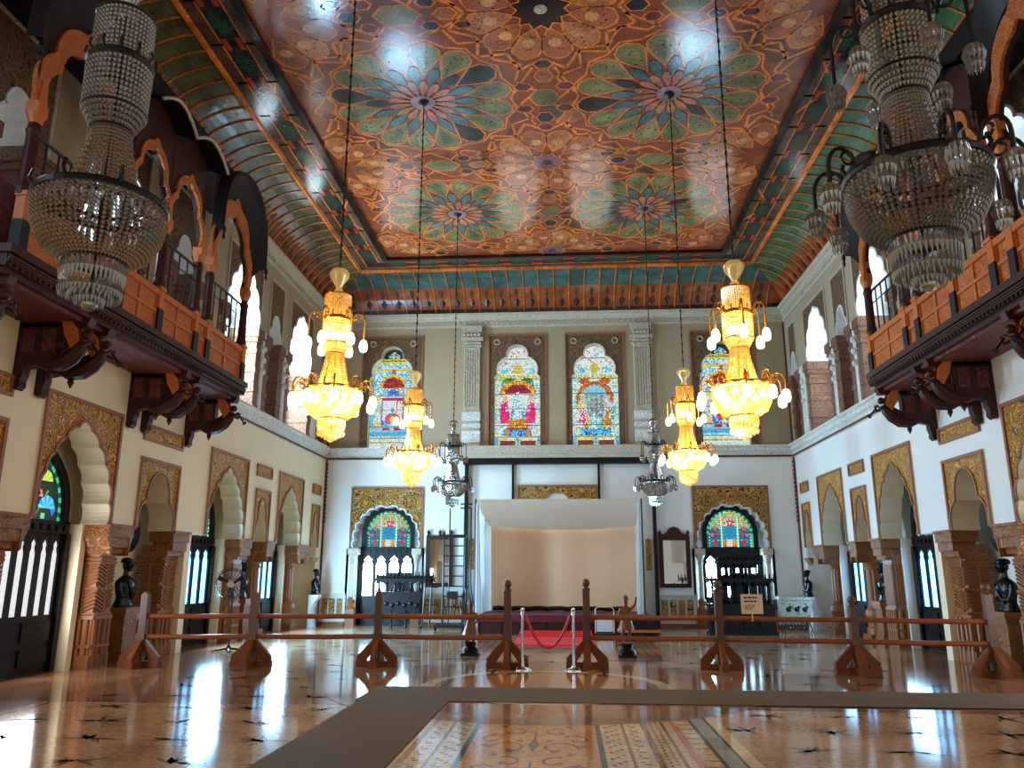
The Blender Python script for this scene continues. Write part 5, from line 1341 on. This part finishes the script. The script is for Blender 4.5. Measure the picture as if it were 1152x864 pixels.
mb = MB(); mb.tube([(1.04, 21.6, 0), (1.04, 21.6, .68), (1.10, 21.6, .74), (1.46, 21.6, .74), (1.52, 21.6, .68), (1.52, 21.6, 0)], .015, 6); mb.build('tube_frame', M['paper'], r, O)
mb = MB(); mb.box(1.07, 1.49, 21.59, 21.61, .12, .42); mb.build('panel', M['white'], r, O)
mb = MB(); mb.box(1.0, 1.55, 21.35, 21.75, .03, .09); mb.build('foot_tray', M['slate'], r, O)
O = (2.05, 20.4, 0)
r = thing('equipment_trolley', O, 'dark low trolley with a tan plank on top behind the right bronze figure', 'trolley')
mb = MB(); mb.box(1.62, 2.5, 20.2, 20.7, .1, .5); mb.build('body', M['black'], r, O)
mb = MB(); mb.box(1.55, 2.55, 20.1, 20.75, .2, .26); mb.build('plank', M['orangeplain'], r, O)
for x in (1.7, 2.4):
    for y in (20.15, 20.65):
        mb = MB(); mb.grid([[(x+dx, y+.07*math.cos(2*PI*k/12), .07+.07*math.sin(2*PI*k/12)) for k in range(12)] for dx in (-.025, .025)], close=True, caps=True); mb.build('wheel', M['iron'], r, O)
# bronze figures in front of the stage
def skinfig(name, joints, edges, mat, parent, O):
    me = bpy.data.meshes.new(name); me.from_pydata([(j[0], j[1], j[2]) for j in joints], edges, [])
    o = bpy.data.objects.new(name, me); C.objects.link(o); o.parent = parent
    md = o.modifiers.new('skin', 'SKIN')
    sk = me.skin_vertices[0].data if me.skin_vertices else None
    if sk is None:
        import bmesh
        bm = bmesh.new(); bm.from_mesh(me); bm.verts.layers.skin.verify(); bm.to_mesh(me); bm.free(); sk = me.skin_vertices[0].data
    for i, j in enumerate(joints): sk[i].radius = (j[3], j[3])
    sk[0].use_root = True
    ss = o.modifiers.new('sub', 'SUBSURF'); ss.levels = 1; ss.render_levels = 2
    me.materials.append(mat)
    return o
def figure(x, y, mir, label, h0):
    O = (x, y, 0)
    r = thing('bronze_figure', O, label, 'statue', 'bronze figures before the stage')
    mb = MB(); mb.box(x-.17, x+.17, y-.17, y+.17, 0, .06); mb.lathe([(.16, .06), (.17, .12), (.10, .18), (.13, .26), (.10, h0)], O, 14); mb.build('plinth', M['bronze'], r, O)
    k = mir
    J = [(0, 0, h0+.42, .062), (0, 0, h0+.52, .068), (0, 0, h0+.62, .075), (0, 0, h0+.69, .03), (0, -.01, h0+.76, .05), (0, -.01, h0+.82, .042),
         (k*.10, 0, h0+.64, .032), (k*.17, -.03, h0+.70, .026), (k*.20, -.05, h0+.82, .02), (k*.20, -.06, h0+.87, .02),
         (-k*.10, 0, h0+.63, .032), (-k*.15, -.03, h0+.52, .026), (-k*.10, -.10, h0+.45, .022),
         (.05, 0, h0+.38, .05), (.06, -.02, h0+.20, .036), (.06, 0, h0+.03, .026), (.06, -.07, h0+.02, .02),
         (-.05, 0, h0+.38, .05), (-.07, -.04, h0+.20, .036), (-.06, .02, h0+.03, .026), (-.06, -.05, h0+.02, .02)]
    E = [(0, 1), (1, 2), (2, 3), (3, 4), (4, 5), (2, 6), (6, 7), (7, 8), (8, 9), (2, 10), (10, 11), (11, 12), (0, 13), (13, 14), (14, 15), (15, 16), (0, 17), (17, 18), (18, 19), (19, 20)]
    skinfig('body', J, E, M['figure'], r, O)
    mb = MB(); mb.lathe([(.075, 0), (.06, .03), (.05, .06), (.02, .085)], (x, y-.01, h0+.81), 12); mb.build('headdress', M['figure'], r, O)
    mb = MB(); mb.lathe([(.075, .5), (.11, .40), (.15, .28), (.16, .24)], (x, y, h0), 14); mb.build('tunic', M['figure'], r, O)
figure(-1.60, 16.3, -1, 'brown bronze figure on a dark plinth by the ladder, left of the rope gap', .16)
figure(1.46, 16.2, 1, 'brown bronze figure with a raised arm on a dark plinth, right of the rope gap', .27)
# ================================================================ CHANDELIERS
CHT = 2.16
def strands(mb, prof, n, k, r, h, jit=0):
    """n strings of k cut beads along a profile [(radius, z)]"""
    L = [0]
    for a, b in zip(prof[:-1], prof[1:]): L.append(L[-1]+math.dist(a, b))
    for i in range(n):
        a = 2*PI*i/n
        for j in range(k):
            t = L[-1]*(j+.5)/k
            q = max(x for x in range(len(L)-1) if L[x] <= t+1e-9); f = (t-L[q])/(L[q+1]-L[q])
            rr = prof[q][0]+(prof[q+1][0]-prof[q][0])*f; z = prof[q][1]+(prof[q+1][1]-prof[q][1])*f
            mb.octa((rr*math.cos(a), rr*math.sin(a), z), r, h)
def ringt(mb, R, z, r, n=32, m=6): mb.tube([(R*math.cos(2*PI*k/n), R*math.sin(2*PI*k/n), z) for k in range(n+1)], r, m)
def chand_parts(lit):
    P = []
    X, G = (M['xwarm'], M['goldmetal']) if lit else (M['xtal'], M['blackrim'])
    def add(name, mat, fnb, smooth=False, sub=None):
        mb = MB(); fnb(mb); P.append((name, mb, mat, smooth, sub))
    add('crown', X if lit else M['xtal'], lambda mb: mb.lathe([(.012, 2.18), (.09, 2.15), (.125, 2.10), (.11, 2.04), (.05, 1.95), (.035, 1.91), (.06, 1.87), (.06, 1.84), (.03, 1.81)], n=18), True)
    add('upper_drum_crystals', X, lambda mb: (strands(mb, [(.09, 1.82), (.150, 1.805), (.155, 1.78), (.155, 1.52)], 40, 12, .013, .021)))
    add('lower_drum_crystals', X, lambda mb: (strands(mb, [(.17, 1.48), (.165, 1.18), (.15, 1.16), (.11, 1.08)], 42, 13, .014, .022)))
    for R, z, t in ((.158, 1.81, .008), (.165, 1.50, .02), (.17, 1.19, .008), (.11, 1.07, .008)):
        add('drum_ring', G, lambda mb, R=R, z=z, t=t: ringt(mb, R, z, t, 28))
    def crest(mb):
        mb.tube([(.165*math.cos(2*PI*k/28), .165*math.sin(2*PI*k/28), 1.515) for k in range(29)], .012, 5)
        for k in range(12):
            a = 2*PI*k/12; mb.tube([(.16*math.cos(a), .16*math.sin(a), 1.5), (.19*math.cos(a), .19*math.sin(a), 1.54), (.18*math.cos(a), .18*math.sin(a), 1.58)], .008, 5)
    add('leaf_crest', G, crest)
    add('skirt_crystals', X, lambda mb: (strands(mb, [(.10, 1.08), (.115, .95), (.15, .78), (.20, .62)], 40, 20, .013, .019), strands(mb, [(.09, 1.06), (.18, .68)], 10, 10, .02, .03)))
    def bask(mb):
        strands(mb, [(.33, .60), (.34, .53), (.32, .44), (.27, .34), (.17, .27)], 60, 16, .015, .017); strands(mb, [(.335, .60), (.335, .50)], 44, 1, .012, .05)
        strands(mb, [(.20, .62), (.33, .61)], 36, 5, .013, .013)
    add('basket_crystals', X, bask)
    def brim(mb):
        ringt(mb, .335, .615, .02, 40); ringt(mb, .165, .27, .012, 28); ringt(mb, .20, .62, .012, 28)
        for k in range(8):
            a = 2*PI*k/8; mb.tube([(.2*math.cos(a), .2*math.sin(a), .62), (.335*math.cos(a), .335*math.sin(a), .615)], .012, 5)
            mb.tube([(.335*math.cos(a), .335*math.sin(a), .61), (.36*math.cos(a), .36*math.sin(a), .66), (.345*math.cos(a), .345*math.sin(a), .71)], .012, 5)
    add('basket_rim', G, brim)
    def drop(mb):
        for k in range(42):
            a = 2*PI*k/42; mb.octa((.158*math.cos(a), .158*math.sin(a), .20), .014, .075); mb.octa((.153*math.cos(a), .153*math.sin(a), .10), .013, .04)
        for k in range(22):
            a = 2*PI*k/22; mb.octa((.11*math.cos(a), .11*math.sin(a), .10), .015, .06); mb.octa((.07*math.cos(a), .07*math.sin(a), .06), .014, .045)
        mb.ball((0, 0, .035), .045, 10)
    add('pendant_crystals', X, drop)
    add('stem', G, lambda mb: mb.tube([(0, 0, .08), (0, 0, 1.84)], .012, 8))
    return P
MESHES = {}
def arm_mb(R0, z0, R1, zt, zg):
    pts = [(R0+(R1-R0)*t, 0, z0+(zt-z0)*math.sin(PI*min(t*1.05, 1))**.8 if t < .5 else 0) for t in (0,)]
    mb = MB(); n = 12
    mb.tube([((R0+R1)/2-(R1-R0)/2*math.cos(PI*k/n), 0, z0+(zt-z0)*math.sin(PI*k/n)) for k in range(n+1)]+[(R1, 0, zg+.06)], .011, 6)
    mb.tube([(R0+.04+.035*math.cos(.6*k), 0, z0+.06+.035*math.sin(.6*k)) for k in range(11)], .009, 5)
    return mb
def globe_mb(R1, zg, lit):
    mb = MB()
    if lit: mb.lathe([(.02, .065), (.035, .05), (.048, .01), (.05, -.03), (.042, -.07), (.02, -.085)], (R1, 0, zg), 12)
    else:
        mb.lathe([(.015, .06), (.035, .05), (.045, .03)], (R1, 0, zg), 10)
        for k in range(12):
            a = 2*PI*k/12; mb.octa((R1+.045*math.cos(a), .045*math.sin(a), zg), .012, .045); mb.octa((R1+.035*math.cos(a), .035*math.sin(a), zg-.06), .012, .04)
    return mb
def chandelier(x, y, z, lit, arms, label, group, rot=0):
    O = (x, y, z)
    r = thing('chandelier', O, label, 'chandelier', group)
    key = lit
    for i, (name, mb, mat, smooth, sub) in enumerate(CP[lit]):
        if (key, i) in MESHES:
            o = MESHES[(key, i)].copy(); C.objects.link(o)
        else:
            o = mb.build(name, mat, r, (0, 0, 0), smooth); MESHES[(key, i)] = o
        o.parent = r
    mb = MB(); top = H-.03-z
    zz = 2.16
    mb.tube([(0, 0, zz), (0, 0, top)], .010, 5)
    while zz < top-.2:
        mb.ball((0, 0, zz), .02, 5, sz=1.8); zz += .16
    mb.lathe([(.03, top-.08), (.09, top-.02), (.1, top)], n=10)
    mb.build('chain', M['iron'] if not lit else M['iron'], r)
    specs = []
    if arms:
        specs = [(.20, 1.50, .33, 1.60, 1.20, 6, .3), (.335, .62, .485, .73, .47, 10, 0)]
    for R0, z0, R1, zt, zg, n, a0 in specs:
        ka = (lit, R0)
        for k in range(n):
            if ka not in MESHES:
                A = arm_mb(R0, z0, R1, zt, zg).build('arm', M['goldmetal'] if lit else M['blackrim'], r); Gb = globe_mb(R1, zg, lit).build('lamp_globe', M['bulb'] if lit else M['xtal'], A, smooth=lit)
                MESHES[ka] = (A, Gb)
            else:
                A0, G0 = MESHES[ka]; A = A0.copy(); C.objects.link(A); A.parent = r; Gb = G0.copy(); C.objects.link(Gb); Gb.parent = A
            A.rotation_euler = (0, 0, 2*PI*k/n+a0+rot)
    if lit:
        for k in range(14):
            R_, zz_, nn_ = (.25, .52, 9) if k < 9 else (.08, 1.3, 5)
            if 'lamp' not in MESHES: MESHES['lamp'] = None; mb = MB(); mb.ball((0, 0, 0), .042, 8); lm = mb.build('inner_lamp', M['bulb'], r, smooth=True); MESHES['lamp'] = lm
            else: lm = MESHES['lamp'].copy(); C.objects.link(lm); lm.parent = r
            lm.location = (R_*math.cos(2*PI*k/nn_), R_*math.sin(2*PI*k/nn_), zz_)
        for zl, p_, rad in ((.52, CH_P, .12), (1.35, CH_P*.45, .06), (.18, CH_P*.08, .04), (.9, CH_P*.1, .03)):
            l = bpy.data.lights.new('chandelier_light', 'POINT'); l.energy = p_; l.color = (1, .70, .36); l.shadow_soft_size = rad
            lo = bpy.data.objects.new('chandelier_light', l); C.objects.link(lo); lo.parent = r; lo.location = (0, 0, zl)
CP = {True: chand_parts(True), False: chand_parts(False)}
GL, GU = 'lit gold chandeliers', 'unlit crystal chandeliers'
chandelier(-2.43, 9.05, 3.07, True, True, 'large lit gold chandelier hanging before the left far wall windows, bigger of the left pair', GL)
chandelier(2.37, 9.05, 3.05, True, True, 'large lit gold chandelier hanging before the right far wall window, bigger of the right pair', GL, .2)
chandelier(-2.47, 14.27, 3.1, True, True, 'smaller lit gold chandelier beside the left crest window, further back', GL, .1)
chandelier(2.52, 14.34, 3.1, True, True, 'smaller lit gold chandelier left of the big one on the right, further back', GL, .3)
chandelier(-2.23, 3.9, 2.94, False, False, 'unlit crystal chandelier looming close in front of the left balcony, without globe arms', GU)
chandelier(2.14, 3.82, 2.92, False, True, 'unlit crystal chandelier with hanging globe arms, looming close in front of the right balcony', GU, .25)
chandelier(-2.48, 19.49, 3.16, False, True, 'small distant unlit chandelier above the tower ladder', GU)
chandelier(2.49, 19.44, 3.15, False, True, 'small distant unlit chandelier above the crested mirror', GU)
